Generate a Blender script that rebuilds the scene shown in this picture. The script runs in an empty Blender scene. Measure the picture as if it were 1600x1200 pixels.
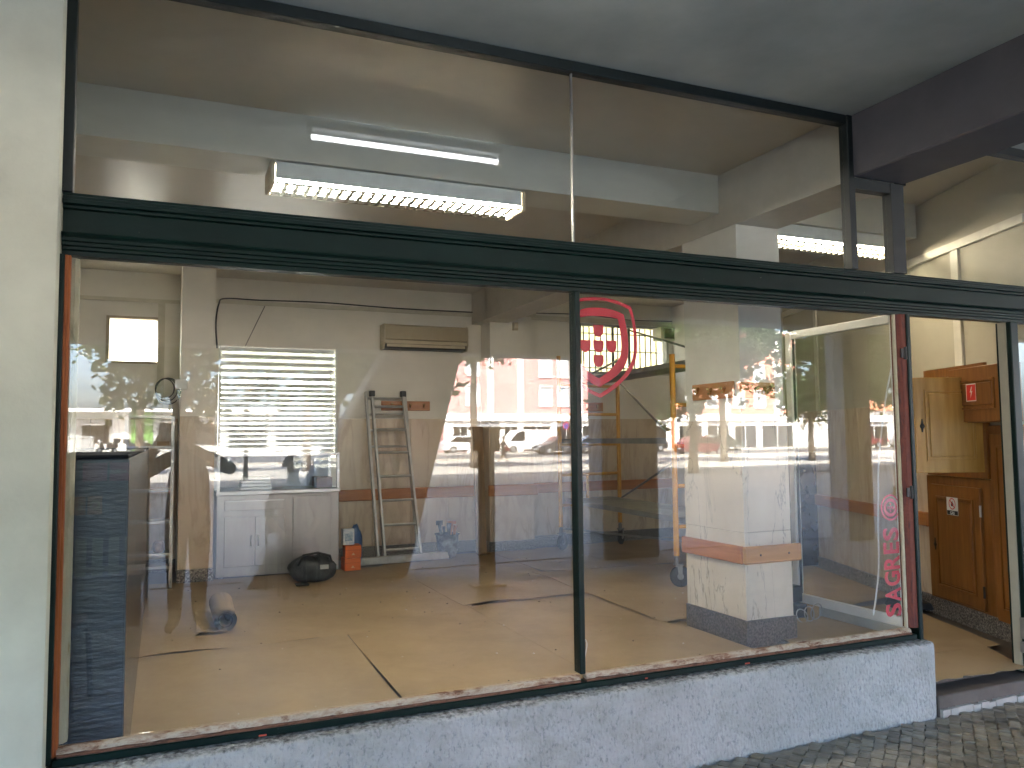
import bpy, bmesh, math, random
from mathutils import Vector, Matrix, noise
rnd = random.Random(7)
R = math.radians
S = bpy.context.scene
COL = S.collection

# ---------------------------------------------------------------- camera, sky, sun, exposure
cam = bpy.data.objects.new('camera', bpy.data.cameras.new('camera'))
COL.objects.link(cam)
cam.data.sensor_width = 36.0
cam.data.lens = 28.39
cam.data.clip_start = 0.05
cam.data.clip_end = 600
_r = Vector((0.918141, -0.396125, -0.010077)); _u = Vector((-0.017648, -0.066283, 0.997645)); _f = Vector((0.39586, 0.915801, 0.067848))
cam.matrix_world = Matrix(((_r.x, _u.x, -_f.x, 0.0), (_r.y, _u.y, -_f.y, -3.2865), (_r.z, _u.z, -_f.z, 1.5), (0, 0, 0, 1)))
S.camera = cam
SUN_EL, SUN_AZ = R(51), R(-24)      # azimuth measured from +Y towards +X
w = bpy.data.worlds.new('World'); S.world = w; w.use_nodes = True
nt = w.node_tree
bg = nt.nodes['Background']
sky = nt.nodes.new('ShaderNodeTexSky'); sky.sky_type = 'NISHITA'; sky.sun_disc = False
sky.sun_elevation = SUN_EL; sky.sun_rotation = SUN_AZ; sky.dust_density = 4.5; sky.ozone_density = 1.6; sky.air_density = .75
nt.links.new(sky.outputs[0], bg.inputs[0]); bg.inputs[1].default_value = 0.15
sl = bpy.data.lights.new('sun', 'SUN'); sl.energy = 3.5; sl.angle = R(0.55); sl.color = (1, .95, .87)
sun = bpy.data.objects.new('sun', sl); COL.objects.link(sun)
sd = Vector((math.sin(SUN_AZ) * math.cos(SUN_EL), math.cos(SUN_AZ) * math.cos(SUN_EL), math.sin(SUN_EL)))
sun.rotation_euler = sd.to_track_quat('Z', 'Y').to_euler(); sun.location = (0, 20, 30)
vs = S.view_settings
S.display_settings.display_device = 'sRGB'
vs.view_transform = 'Standard'; vs.look = 'None'; vs.gamma = 1; vs.use_curve_mapping = False
vs.exposure = 4.78
cy = S.cycles
cy.use_denoising = True
cy.max_bounces = 14; cy.diffuse_bounces = 7; cy.glossy_bounces = 5; cy.transparent_max_bounces = 24; cy.transmission_bounces = 6
cy.sample_clamp_indirect = 6.0; cy.caustics_reflective = False; cy.caustics_refractive = False
try: cy.denoiser = 'OPENIMAGEDENOISE'
except Exception: pass

# ---------------------------------------------------------------- materials
MATS = {}
def nodes_of(name):
    m = bpy.data.materials.new(name); m.use_nodes = True
    t = m.node_tree; return m, t, t.nodes['Principled BSDF']
def coord(t, scale=(1, 1, 1), kind='Object', rot=(0, 0, 0)):
    c = t.nodes.new('ShaderNodeTexCoord'); mp = t.nodes.new('ShaderNodeMapping')
    mp.inputs['Scale'].default_value = scale; mp.inputs['Rotation'].default_value = rot
    t.links.new(c.outputs[kind], mp.inputs['Vector']); return mp.outputs[0]
def noise_n(t, vec, scale, detail=4, rough=.55, dist=0.0):
    n = t.nodes.new('ShaderNodeTexNoise'); n.inputs['Scale'].default_value = scale; n.inputs['Detail'].default_value = detail
    n.inputs['Roughness'].default_value = rough; n.inputs['Distortion'].default_value = dist
    t.links.new(vec, n.inputs['Vector']); return n.outputs['Fac']
def ramp(t, fac, stops):
    r = t.nodes.new('ShaderNodeValToRGB'); e = r.color_ramp.elements
    e[0].position, e[0].color = stops[0][0], (*stops[0][1], 1); e[1].position, e[1].color = stops[-1][0], (*stops[-1][1], 1)
    for p, c in stops[1:-1]:
        x = e.new(p); x.color = (*c, 1)
    t.links.new(fac, r.inputs[0]); return r.outputs[0]
def mixc(t, fac, a, b, mode='MIX'):
    m = t.nodes.new('ShaderNodeMix'); m.data_type = 'RGBA'; m.blend_type = mode
    for sock, v in ((m.inputs[0], fac), (m.inputs[6], a), (m.inputs[7], b)):
        if hasattr(v, 'links'): t.links.new(v, sock)
        elif isinstance(v, (int, float)): sock.default_value = v
        else: sock.default_value = (*v, 1)
    return m.outputs[2]
def bump(t, b, h, strength=.3, dist=.01):
    n = t.nodes.new('ShaderNodeBump'); n.inputs['Strength'].default_value = strength; n.inputs['Distance'].default_value = dist
    t.links.new(h, n.inputs['Height']); t.links.new(n.outputs[0], b.inputs['Normal'])
def mat(name, c1, c2=None, rough=.6, scale=6, lo=.35, hi=.65, metal=0.0, bs=0.0, bscale=None, bdist=.005, stretch=(1, 1, 1), spec=None, detail=5, dist=0.0):
    if name in MATS: return MATS[name]
    m, t, b = nodes_of(name)
    v = coord(t, stretch)
    if c2 is None: c2 = tuple(x * .86 for x in c1)
    f = noise_n(t, v, scale, detail, .6, dist)
    t.links.new(ramp(t, f, [(lo, c1), (hi, c2)]), b.inputs['Base Color'])
    b.inputs['Roughness'].default_value = rough; b.inputs['Metallic'].default_value = metal
    if spec is not None: b.inputs['Specular IOR Level'].default_value = spec
    if bs > 0: bump(t, b, noise_n(t, v, bscale or scale * 6, 6, .65), bs, bdist)
    MATS[name] = m; return m
def emit(name, c, s):
    m = bpy.data.materials.new(name); m.use_nodes = True; t = m.node_tree; t.nodes.clear()
    e = t.nodes.new('ShaderNodeEmission'); e.inputs[0].default_value = (*c, 1); e.inputs[1].default_value = s
    o = t.nodes.new('ShaderNodeOutputMaterial'); t.links.new(e.outputs[0], o.inputs[0]); return m
def glass_mat(name, f0=.045, tint=(.97, .985, .975), dirt=.0, grow=5.0):
    m = bpy.data.materials.new(name); m.use_nodes = True; t = m.node_tree; t.nodes.clear()
    lw = t.nodes.new('ShaderNodeLayerWeight'); lw.inputs[0].default_value = .5
    p = t.nodes.new('ShaderNodeMath'); p.operation = 'POWER'; p.inputs[1].default_value = grow; t.links.new(lw.outputs['Facing'], p.inputs[0])
    q = t.nodes.new('ShaderNodeMath'); q.operation = 'MULTIPLY_ADD'; q.inputs[1].default_value = 1 - f0; q.inputs[2].default_value = f0; t.links.new(p.outputs[0], q.inputs[0])
    tr = t.nodes.new('ShaderNodeBsdfTransparent'); tr.inputs[0].default_value = (*tint, 1)
    gl = t.nodes.new('ShaderNodeBsdfGlossy'); gl.inputs['Roughness'].default_value = 0.0
    mx = t.nodes.new('ShaderNodeMixShader'); t.links.new(q.outputs[0], mx.inputs[0]); t.links.new(tr.outputs[0], mx.inputs[1]); t.links.new(gl.outputs[0], mx.inputs[2])
    last = mx
    if dirt > 0:                                     # thin film of dust and wipe marks
        v = coord(t, (1.2, 1, 3)); f = noise_n(t, v, 2.2, 8, .7, .6)
        r = t.nodes.new('ShaderNodeMapRange'); r.inputs[1].default_value = .45; r.inputs[2].default_value = .8; r.inputs[3].default_value = 0; r.inputs[4].default_value = dirt
        t.links.new(f, r.inputs[0])
        df = t.nodes.new('ShaderNodeBsdfDiffuse'); df.inputs[0].default_value = (.7, .7, .66, 1)
        m2 = t.nodes.new('ShaderNodeMixShader'); t.links.new(r.outputs[0], m2.inputs[0]); t.links.new(mx.outputs[0], m2.inputs[1]); t.links.new(df.outputs[0], m2.inputs[2]); last = m2
    # gentle waviness of old float glass
    o = t.nodes.new('ShaderNodeOutputMaterial'); t.links.new(last.outputs[0], o.inputs[0]); return m

GLASS = glass_mat('shop_glass', .043, dirt=.035)
GLASS_IN = glass_mat('inner_glass', .045)
DARKGLASS = mat('dark_glass', (.012, .014, .016), (.02, .022, .024), rough=.04, spec=.6)
WALL = mat('cream_wall_paint', (.82, .78, .70), (.76, .72, .64), rough=.55, scale=2.2, bs=.05, bscale=60)
CEIL = mat('ceiling_gloss_paint', (.50, .46, .37), (.45, .41, .33), rough=.36, scale=1.2)
BEAMP = mat('beam_paint', (.60, .595, .52), (.54, .535, .465), rough=.45, scale=2)
STUCCO = mat('cream_facade_plaster', (.68, .675, .535), (.52, .51, .40), rough=.8, scale=2.6, lo=.3, hi=.75, bs=.35, bscale=28, bdist=.006, detail=8)
ARC = mat('arcade_ceiling_paint', (.49, .52, .475), (.34, .365, .335), rough=.8, lo=.25, hi=.75, scale=2.2, bs=.15, bscale=40)
DARKP = mat('dark_grey_paint', (.072, .068, .074), (.055, .052, .058), rough=.6, scale=3, bs=.25, bscale=18, bdist=.01)
KRAFT = mat('kraft_paper', (.36, .255, .135), (.285, .197, .100), rough=.62, scale=1.7, bs=.35, bscale=3.2, detail=8)
KRAFT2 = mat('kraft_paper_pale', (.345, .25, .138), (.275, .193, .104), rough=.6, scale=1.4, bs=.35, bscale=3, detail=8)
KRAFT_IN = mat('kraft_paper_inside', (.22, .15, .08), (.17, .11, .06), rough=.8)
DARKFLOOR = mat('terrazzo_floor', (.06, .05, .04), (.10, .085, .07), rough=.4, scale=60)
STEEL = mat('brushed_steel', (.62, .63, .63), (.52, .53, .54), rough=.33, metal=1.0, scale=2.5, stretch=(1, 1, 5))
STEEL2 = mat('satin_steel', (.44, .445, .44), (.38, .385, .385), rough=.42, metal=.8, scale=2.2, stretch=(4, 1, 1))
ALU = mat('aluminium', (.60, .60, .58), (.48, .48, .47), rough=.42, metal=.8, scale=9)
WHITEALU = mat('white_aluminium', (.82, .82, .80), (.74, .74, .72), rough=.4, scale=4)
RAILW = mat('varnished_wood_rail', (.50, .20, .055), (.38, .135, .035), rough=.3, scale=2.4, stretch=(1, 1, 9), detail=7)
RAILP = mat('honey_wood', (.52, .265, .07), (.42, .19, .045), rough=.3, scale=2.4, stretch=(1, 1, 9), detail=7)
CABW = mat('cabinet_wood', (.26, .105, .022), (.185, .068, .012), rough=.32, scale=3, stretch=(9, 9, .8), detail=7)
CABW2 = mat('pale_cabinet_wood', (.54, .31, .075), (.43, .225, .045), rough=.3, scale=3, stretch=(9, 9, .8), detail=7)
PLANKW = mat('rough_plank', (.33, .21, .11), (.24, .145, .07), rough=.75, scale=3, stretch=(8, 8, .7))
BRASS = mat('brass', (.85, .62, .25), rough=.25, metal=1.0)
IRON = mat('black_iron', (.02, .018, .016), rough=.5)
BLACK = mat('black_plastic', (.014, .014, .015), (.03, .03, .03), rough=.45, scale=9)
RUBBER = mat('rubber', (.018, .018, .018), (.035, .034, .033), rough=.75, scale=12)
YELLOW = mat('scaffold_yellow', (.72, .36, .03), (.58, .27, .02), rough=.4, scale=7)
DECKM = mat('galvanised_deck', (.34, .34, .32), (.25, .25, .24), rough=.5, metal=.5, scale=5)
ZINC = mat('dull_zinc', (.30, .29, .27), (.20, .195, .185), rough=.5, metal=.6, scale=9)
ACM = mat('aged_beige_plastic', (.43, .36, .24), (.37, .305, .20), rough=.45, scale=3)
ACM2 = mat('aged_cream_plastic', (.58, .50, .36), (.5, .43, .30), rough=.45, scale=3)
CREAMP = mat('cream_plastic', (.66, .62, .5), rough=.5)
WHITEP = mat('white_plastic', (.78, .78, .75), rough=.45)
RED = mat('red_vinyl', (.60, .012, .035), (.54, .010, .03), rough=.4, scale=2)
REDS = mat('red_sign', (.65, .03, .02), rough=.45)
BLACKINK = mat('black_ink', (.012, .012, .012), rough=.6)
ORANGE = mat('orange_box_card', (.78, .16, .015), (.68, .13, .012), rough=.55, scale=4)
BLUEP = mat('blue_bag_plastic', (.04, .13, .32), (.025, .08, .22), rough=.35, scale=8)
PRINT = mat('printed_card', (.75, .77, .78), (.45, .55, .66), rough=.5, scale=26, lo=.45, hi=.62)
BAGM = mat('black_nylon', (.018, .02, .021), (.05, .053, .052), rough=.55, scale=10, bs=.5, bscale=18, bdist=.01)
BUCKM = mat('plaster_stained_rubber', (.03, .032, .035), (.26, .27, .28), rough=.8, scale=11, lo=.45, hi=.75)
LOUV = mat('louvre_metal', (.34, .31, .24), rough=.2, metal=1.0)
LAMPB = mat('lamp_enamel', (.70, .74, .73), rough=.4)
LAMPE = mat('lamp_endcap', (.66, .57, .40), rough=.5)
TUBE = emit('fluorescent_tube', (1, .88, .76), 13.0)
TUBE2 = emit('dimmer_fluorescent_tube', (1, .86, .66), 4.5)
TUBE_W = emit('cool_fluorescent_tube', (.93, .97, 1.0), 1.6)

def green_paint():
    m, t, b = nodes_of('dark_green_gloss_paint')
    v = coord(t); f = noise_n(t, v, 5, 6, .6)
    base = ramp(t, f, [(.3, (.002, .0105, .0082)), (.7, (.004, .017, .0135))])
    chip = noise_n(t, coord(t, (1, 1, 1)), 38, 8, .75)
    cr = ramp(t, chip, [(.675, (0, 0, 0)), (.72, (.8, .8, .8))])
    t.links.new(mixc(t, cr, base, (.30, .30, .27)), b.inputs['Base Color'])
    b.inputs['Roughness'].default_value = .36; b.inputs['Specular IOR Level'].default_value = .22
    bump(t, b, noise_n(t, coord(t, (1, 1, 6)), 9, 6, .6), .25, .004)
    return m
GREEN = green_paint()
BLACKGREEN = mat('near_black_green_paint', (.005, .009, .008), (.009, .014, .013), rough=.45, scale=6, bs=.2, bscale=20)

def chipped(name, cols, scale=14, rough=.85, stretch=(1, 1, 1), bs=.8):
    m, t, b = nodes_of(name)
    v = coord(t, stretch); f = noise_n(t, v, scale, 9, .72, .4)
    n = len(cols); st = [(.3 + .4 * i / (n - 1), c) for i, c in enumerate(cols)]
    t.links.new(ramp(t, f, st), b.inputs['Base Color']); b.inputs['Roughness'].default_value = rough
    bump(t, b, f, bs, .012); return m
PUTTY = chipped('old_putty_and_bare_wood', [(.05, .02, .012), (.17, .07, .035), (.36, .26, .18), (.48, .41, .31), (.30, .19, .13), (.04, .06, .045)], 16, stretch=(.45, 1, 1))
PRIMER = chipped('orange_primed_wood', [(.06, .015, .008), (.30, .075, .016), (.42, .12, .026), (.22, .045, .012), (.48, .21, .07)], 7, rough=.6, stretch=(1, 1, .16), bs=.4)
PRIMER2 = chipped('red_brown_primed_wood', [(.012, .008, .007), (.10, .016, .009), (.17, .032, .012), (.05, .012, .008), (.26, .15, .09)], 13, rough=.6, stretch=(1, 1, .16), bs=.4)
DARKW = chipped('weathered_brown_wood', [(.02, .012, .008), (.10, .04, .02), (.20, .09, .05), (.07, .03, .016), (.32, .20, .13)], 20, stretch=(.3, 1, 1))
PUTTYV = chipped('cream_putty', [(.07, .10, .08), (.42, .38, .25), (.55, .50, .36), (.50, .45, .32), (.36, .26, .13)], 9, stretch=(1, 1, .3), bs=.6)

def roughcast():
    m, t, b = nodes_of('pale_blue_roughcast')
    v = coord(t, (1, 1, .62)); f = noise_n(t, v, 70, 5, .62)
    vo = t.nodes.new('ShaderNodeTexVoronoi'); vo.inputs['Scale'].default_value = 62; t.links.new(v, vo.inputs['Vector'])
    big = noise_n(t, coord(t), 2.5, 5)
    base = ramp(t, big, [(.3, (.415, .42, .405)), (.7, (.47, .475, .455))])
    dk = ramp(t, f, [(.30, (.60, .62, .66)), (.46, (1, 1, 1))])
    col = mixc(t, 1.0, base, dk, 'MULTIPLY')
    stain = ramp(t, noise_n(t, coord(t, (1.4, 1.4, 2.6)), 2.6, 8, .7, .5), [(.36, (.82, .82, .79)), (.56, (1, 1, 1))])
    col = mixc(t, 1.0, col, stain, 'MULTIPLY')
    # dark grime in a band along the top, ragged lower edge
    g = t.nodes.new('ShaderNodeNewGeometry'); sx = t.nodes.new('ShaderNodeSeparateXYZ'); t.links.new(g.outputs['Position'], sx.inputs[0])
    a = t.nodes.new('ShaderNodeMath'); a.operation = 'MULTIPLY_ADD'; a.inputs[1].default_value = .05; t.links.new(noise_n(t, coord(t), 42, 6, .7), a.inputs[0]); t.links.new(sx.outputs['Z'], a.inputs[2])
    gr = ramp(t, a.outputs[0], [(.404, (0, 0, 0)), (.418, (1, 1, 1))])
    t.links.new(mixc(t, gr, col, (.05, .048, .045)), b.inputs['Base Color'])
    b.inputs['Roughness'].default_value = .9
    ad = t.nodes.new('ShaderNodeMath'); ad.operation = 'ADD'; t.links.new(f, ad.inputs[0]); t.links.new(vo.outputs['Distance'], ad.inputs[1])
    bump(t, b, ad.outputs[0], .75, .012); return m
ROUGHCAST = roughcast()

def marble(name, base, base2, vein, vscale=1.3, width=.03, rot=(0.3, .5, .4), rough=.22, stretch=(1, 1, .45), amount=.8, dist=1.4):
    m, t, b = nodes_of(name)
    v = coord(t, stretch, rot=rot)
    f = noise_n(t, v, vscale, 8, .6, dist)
    s = t.nodes.new('ShaderNodeMath'); s.operation = 'SUBTRACT'; s.inputs[1].default_value = .5; t.links.new(f, s.inputs[0])
    ab = t.nodes.new('ShaderNodeMath'); ab.operation = 'ABSOLUTE'; t.links.new(s.outputs[0], ab.inputs[0])
    vm = ramp(t, ab.outputs[0], [(0.0, (amount,) * 3), (width, (0, 0, 0))])
    patch = noise_n(t, coord(t), 2.2, 4); pm = ramp(t, patch, [(.3, (.15, .15, .15)), (.58, (1, 1, 1))])
    mm = mixc(t, 1.0, vm, pm, 'MULTIPLY')
    bs = ramp(t, noise_n(t, coord(t, (1, 1, .5)), 2.0, 6, .6, .6), [(.32, base), (.68, base2)])
    t.links.new(mixc(t, mm, bs, vein), b.inputs['Base Color']); b.inputs['Roughness'].default_value = rough; return m
MARB = marble('beige_pink_marble', (.72, .62, .48), (.63, .50, .36), (.40, .27, .19), 2.4, .06, amount=.5, stretch=(1.6, 1.6, .35), dist=.7)
MARBW = marble('white_veined_marble', (.70, .645, .55), (.60, .53, .42), (.13, .13, .125), 1.5, .010, rot=(.35, .6, .2), amount=.6, stretch=(2.4, 2.4, .55), dist=.5)
def granite():
    m, t, b = nodes_of('speckled_granite')
    f = noise_n(t, coord(t), 85, 3, .7)
    t.links.new(ramp(t, f, [(.36, (.03, .028, .028)), (.5, (.17, .155, .14)), (.64, (.42, .39, .35))]), b.inputs['Base Color'])
    b.inputs['Roughness'].default_value = .3; return m
GRAN = granite()
GRANP = mat('dark_brown_granite', (.05, .043, .036), (.15, .13, .11), rough=.3, scale=70, detail=3)
GRAND = mat('dark_worn_stone', (.07, .055, .045), (.11, .09, .075), rough=.55, scale=5, bs=.15, bscale=60)
COB = [mat('cobble_stone_%s' % n, c, tuple(x * .7 for x in c), rough=.34, scale=14, bs=.45, bscale=50, bdist=.006) for n, c in
       (('grey', (.235, .205, .15)), ('pale', (.33, .29, .215)), ('dark', (.15, .132, .098)), ('warm', (.265, .22, .15)))]
JOINT = mat('sandy_joint', (.05, .046, .04), (.03, .028, .025), rough=.95, scale=20)

# ---------------------------------------------------------------- mesh helpers
class MB:
    def __init__(s): s.v = []; s.f = []; s.m = []
    def add(s, vs_, fs, mi=0):
        o = len(s.v); s.v += [Vector(v) for v in vs_]
        for f in fs: s.f.append([o + i for i in f]); s.m.append(mi)
        return s
    def box(s, x0, y0, z0, x1, y1, z1, mi=0, T=None):
        x0, x1 = min(x0, x1), max(x0, x1); y0, y1 = min(y0, y1), max(y0, y1); z0, z1 = min(z0, z1), max(z0, z1)
        vs_ = [Vector((x, y, z)) for z in (z0, z1) for y in (y0, y1) for x in (x0, x1)]
        if T is not None: vs_ = [T @ v for v in vs_]
        return s.add(vs_, [(0, 2, 3, 1), (4, 5, 7, 6), (0, 1, 5, 4), (1, 3, 7, 5), (3, 2, 6, 7), (2, 0, 4, 6)], mi)
    def tube(s, pts, r, n=8, mi=0, cap=True):
        pts = [Vector(p) for p in pts]; rs = r if isinstance(r, (list, tuple)) else [r] * len(pts)
        rings = []; up = None
        for i, p in enumerate(pts):
            d = (pts[min(i + 1, len(pts) - 1)] - pts[max(i - 1, 0)]).normalized()
            if up is None:
                a = Vector((0, 0, 1)) if abs(d.z) < .9 else Vector((1, 0, 0)); up = (a - d * a.dot(d)).normalized()
            else:
                up = (up - d * up.dot(d)); up = up.normalized() if up.length > 1e-6 else d.orthogonal().normalized()
            b = d.cross(up)
            rings.append([p + (up * math.cos(2 * math.pi * k / n) + b * math.sin(2 * math.pi * k / n)) * rs[i] for k in range(n)])
        o = len(s.v); s.v += [v for g in rings for v in g]
        for i in range(len(pts) - 1):
            for k in range(n):
                s.f.append([o + i * n + k, o + i * n + (k + 1) % n, o + (i + 1) * n + (k + 1) % n, o + (i + 1) * n + k]); s.m.append(mi)
        if cap:
            s.f.append([o + k for k in range(n)][::-1]); s.m.append(mi)
            s.f.append([o + (len(pts) - 1) * n + k for k in range(n)]); s.m.append(mi)
        return s
    def prism(s, poly, a, b, axis='x', mi=0):
        """poly: 2-D points; extruded between a and b along axis (x: (y,z), y: (x,z), z: (x,y))"""
        def mk(p, t): return {'x': (t, p[0], p[1]), 'y': (p[0], t, p[1]), 'z': (p[0], p[1], t)}[axis]
        n = len(poly); o = len(s.v)
        s.v += [Vector(mk(p, a)) for p in poly] + [Vector(mk(p, b)) for p in poly]
        for k in range(n): s.f.append([o + k, o + (k + 1) % n, o + n + (k + 1) % n, o + n + k]); s.m.append(mi)
        s.f.append([o + k for k in range(n)][::-1]); s.m.append(mi); s.f.append([o + n + k for k in range(n)]); s.m.append(mi)
        return s
    def lathe(s, prof, c=(0, 0, 0), n=16, axis='z', mi=0, cap=True):
        c = Vector(c); o = len(s.v)
        for (r, h) in prof:
            for k in range(n):
                a = 2 * math.pi * k / n; p = (r * math.cos(a), r * math.sin(a), h)
                if axis == 'y': p = (p[0], p[2], p[1])
                elif axis == 'x': p = (p[2], p[0], p[1])
                s.v.append(c + Vector(p))
        for i in range(len(prof) - 1):
            for k in range(n): s.f.append([o + i * n + k, o + i * n + (k + 1) % n, o + (i + 1) * n + (k + 1) % n, o + (i + 1) * n + k]); s.m.append(mi)
        if cap: s.f.append([o + k for k in range(n)][::-1]); s.m.append(mi); s.f.append([o + (len(prof) - 1) * n + k for k in range(n)]); s.m.append(mi)
        return s
    def grid(s, fn, nx, ny, mi=0):
        o = len(s.v)
        for j in range(ny + 1):
            for i in range(nx + 1): s.v.append(Vector(fn(i / nx, j / ny)))
        for j in range(ny):
            for i in range(nx):
                a = o + j * (nx + 1) + i; s.f.append([a, a + 1, a + nx + 2, a + nx + 1]); s.m.append(mi)
        return s
    def xf(s, T): s.v = [T @ v for v in s.v]; return s
    def mesh(s, name, mats, smooth=False, bevel=0, off=None, recalc=True):
        me = bpy.data.meshes.new(name)
        vv = s.v if off is None else [v - off for v in s.v]
        me.from_pydata([tuple(v) for v in vv], [], s.f)
        for m_ in mats: me.materials.append(m_)
        for i, p in enumerate(me.polygons): p.material_index = s.m[i]
        if recalc or bevel:
            bm = bmesh.new(); bm.from_mesh(me)
            if recalc: bmesh.ops.recalc_face_normals(bm, faces=bm.faces)
            if bevel: bmesh.ops.bevel(bm, geom=bm.edges[:] , offset=bevel, segments=1, affect='EDGES', clamp_overlap=True)
            bm.to_mesh(me); bm.free()
        if smooth:
            for p in me.polygons: p.use_smooth = True
            if isinstance(smooth, (int, float)) and not isinstance(smooth, bool):
                me.set_sharp_from_angle(angle=R(smooth))
        me.update(); return me
    def obj(s, name, mats, parent=None, smooth=False, bevel=0, loc=None, recalc=True):
        if not isinstance(mats, (list, tuple)): mats = [mats]
        off = None
        if loc is not None: off = Vector(loc)
        elif parent is not None: off = world_loc(parent)
        o = bpy.data.objects.new(name, s.mesh(name, mats, smooth, bevel, off, recalc)); COL.objects.link(o)
        if parent is not None:
            o.parent = parent
            if loc is not None: o.location = Vector(loc) - world_loc(parent)
        elif loc is not None: o.location = loc
        return o
def world_loc(o):
    v = Vector(o.location)
    while o.parent: o = o.parent; v += Vector(o.location)
    return v
def tag(o, label=None, cat=None, group=None, kind=None):
    if label: o['label'] = label
    if cat: o['category'] = cat
    if group: o['group'] = group
    if kind: o['kind'] = kind
    return o
def thing(name, label, cat, loc=(0, 0, 0), group=None, kind=None):
    o = bpy.data.objects.new(name, None); COL.objects.link(o); o.location = loc; o.empty_display_size = .1
    return tag(o, label, cat, group, kind)
def B(*a, **k): return MB().box(*a, **k)
def place(o, loc, rz=0.0): o.location = loc; o.rotation_euler = (0, 0, rz); return o
def share(name, me, parent, loc, rot=(0, 0, 0), scale=None):
    o = bpy.data.objects.new(name, me); COL.objects.link(o); o.parent = parent; o.location = Vector(loc); o.rotation_euler = rot
    if scale: o.scale = scale
    return o
def copy_tree(o, parent=None):
    c = o.copy(); COL.objects.link(c)
    if parent: c.parent = parent
    for ch in list(o.children): copy_tree(ch, c)
    return c
def text_mesh(s, size=1.0, off=0.0, ext=.001):
    cu = bpy.data.curves.new('lettering', 'FONT'); cu.body = s; cu.size = size; cu.offset = off; cu.extrude = ext; cu.align_x = 'CENTER'; cu.resolution_u = 4
    o = bpy.data.objects.new('lettering_tmp', cu); COL.objects.link(o)
    dg = bpy.context.evaluated_depsgraph_get()
    me = bpy.data.meshes.new_from_object(o.evaluated_get(dg)); bpy.data.objects.remove(o); bpy.data.curves.remove(cu); return me
def text_obj(name, s, size, m, parent, T, off=0.0, ext=.001):
    me = text_mesh(s, size, off, ext); me.materials.clear(); me.materials.append(m); me.transform(T)
    o = bpy.data.objects.new(name, me); COL.objects.link(o)
    if parent: o.parent = parent
    return o

# ---------------------------------------------------------------- ground, street level
ZF = .12; CE = 3.35
def gz(x, y):
    t = max(0, min(1, (-46 - y) / 18)); t = t * t * (3 - 2 * t); k = max(0, min(1, (20 - x) / 24))
    return t * (.35 + .45 * k)
PLAZA = mat('plaza_limestone', (.42, .40, .36), (.33, .31, .28), rough=.85, scale=.6, bs=.2, bscale=30, detail=9)
ROADM = mat('worn_asphalt', (.11, .11, .11), (.085, .085, .085), rough=.85, scale=1.2)
g = MB().grid(lambda u, v: (-150 + 300 * u, -9 - 191 * v, gz(-150 + 300 * u, -9 - 191 * v) - .012), 60, 120)
g.add([(-150, -9, -.012), (150, -9, -.012), (150, 60, -.012), (-150, 60, -.012)], [(0, 1, 2, 3)])
tag(g.obj('ground', PLAZA, smooth=True), 'pale stone plaza in front of the arcade', 'ground', kind='structure')
g = MB().grid(lambda u, v: (-140 + 280 * u, -50 - 8 * v, gz(-140 + 280 * u, -50 - 8 * v) - .004), 60, 8)
tag(g.obj('road', ROADM, smooth=True), 'asphalt street beyond the plaza', 'road', kind='structure')
g = MB()
for y0, y1 in ((-49.6, -50), (-58, -58.4)):
    for i in range(56):
        x = -140 + i * 5; z = max(gz(x, y0), gz(x + 5, y0)); g.box(x + .01, y0, z - .2, x + 4.99, y1, z + .12)
tag(g.obj('kerb', PLAZA), 'stone kerbs along the street', 'kerb', kind='structure')

# cobbled arcade pavement: near stones individually, the rest joined
pav = tag(B(-14, -8.98, -.12, 16, .3, -.024).obj('pavement', JOINT), 'dark cobbled pavement under the arcade', 'pavement', kind='structure')
def stone_bm(dx, dy, h, sd):
    r_ = random.Random(sd); m = MB(); t = .76
    j = lambda: r_.uniform(-.10, .10)
    c = [(-1, -1), (1, -1), (1, 1), (-1, 1)]
    lo = [((x + j()) * dx, (y + j()) * dy, -.03) for x, y in c]
    mid = [(x * 1.0, y * 1.0, h * .62) for x, y, _ in lo]; top = [(x * t, y * t, h + r_.uniform(-.0015, .0015)) for x, y, _ in lo]
    m.add(lo + mid + top, [(8, 9, 10, 11)] + [(k, (k + 1) % 4, 4 + (k + 1) % 4, 4 + k) for k in range(4)] + [(4 + k, 4 + (k + 1) % 4, 8 + (k + 1) % 4, 8 + k) for k in range(4)])
    return m
SP = .055
protos = [[stone_bm(SP * .475, SP * .475, .004, 40 + i).mesh('cobble', [COB[j]], smooth=30) for j in range(4)] for i in range(7)]
cands = []
ca, sa = math.cos(R(38)), math.sin(R(38))
for i in range(-430, 431):
    for j in range(-290, 291):
        uo = i * SP + (SP * .5 if j % 2 else 0); vo = j * SP + .012 * math.sin(uo * 2.2)
        x = ca * uo - sa * vo; y = sa * uo + ca * vo
        if -4.6 < y < -.15 and -2.5 < x < 7.0: cands.append((x, y))
def in_view(x, y): return y > -.10 - .47 * (x - 2.1) and 2.0 < x < 5.0 and y > -1.5
vis = sorted([c for c in cands if in_view(*c)], key=lambda c: c[0] ** 2 + (c[1] + 3.3) ** 2)[:300]
vs_set = set(vis)
pz = Vector((0, 0, 0))
for n_, (x, y) in enumerate(vis):
    share('cobble', protos[rnd.randrange(7)][rnd.choice((0, 0, 0, 1, 1, 2, 3))], pav, (x + rnd.uniform(-.002, .002), y + rnd.uniform(-.002, .002), rnd.uniform(-.006, .003)), (rnd.uniform(-.06, .06), rnd.uniform(-.06, .06), R(38) + rnd.choice((0, math.pi / 2, math.pi)) + rnd.uniform(-.09, .09)))
g = MB(); base_st = [stone_bm(SP * .475, SP * .475, .004, 90 + i) for i in range(6)]
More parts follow.
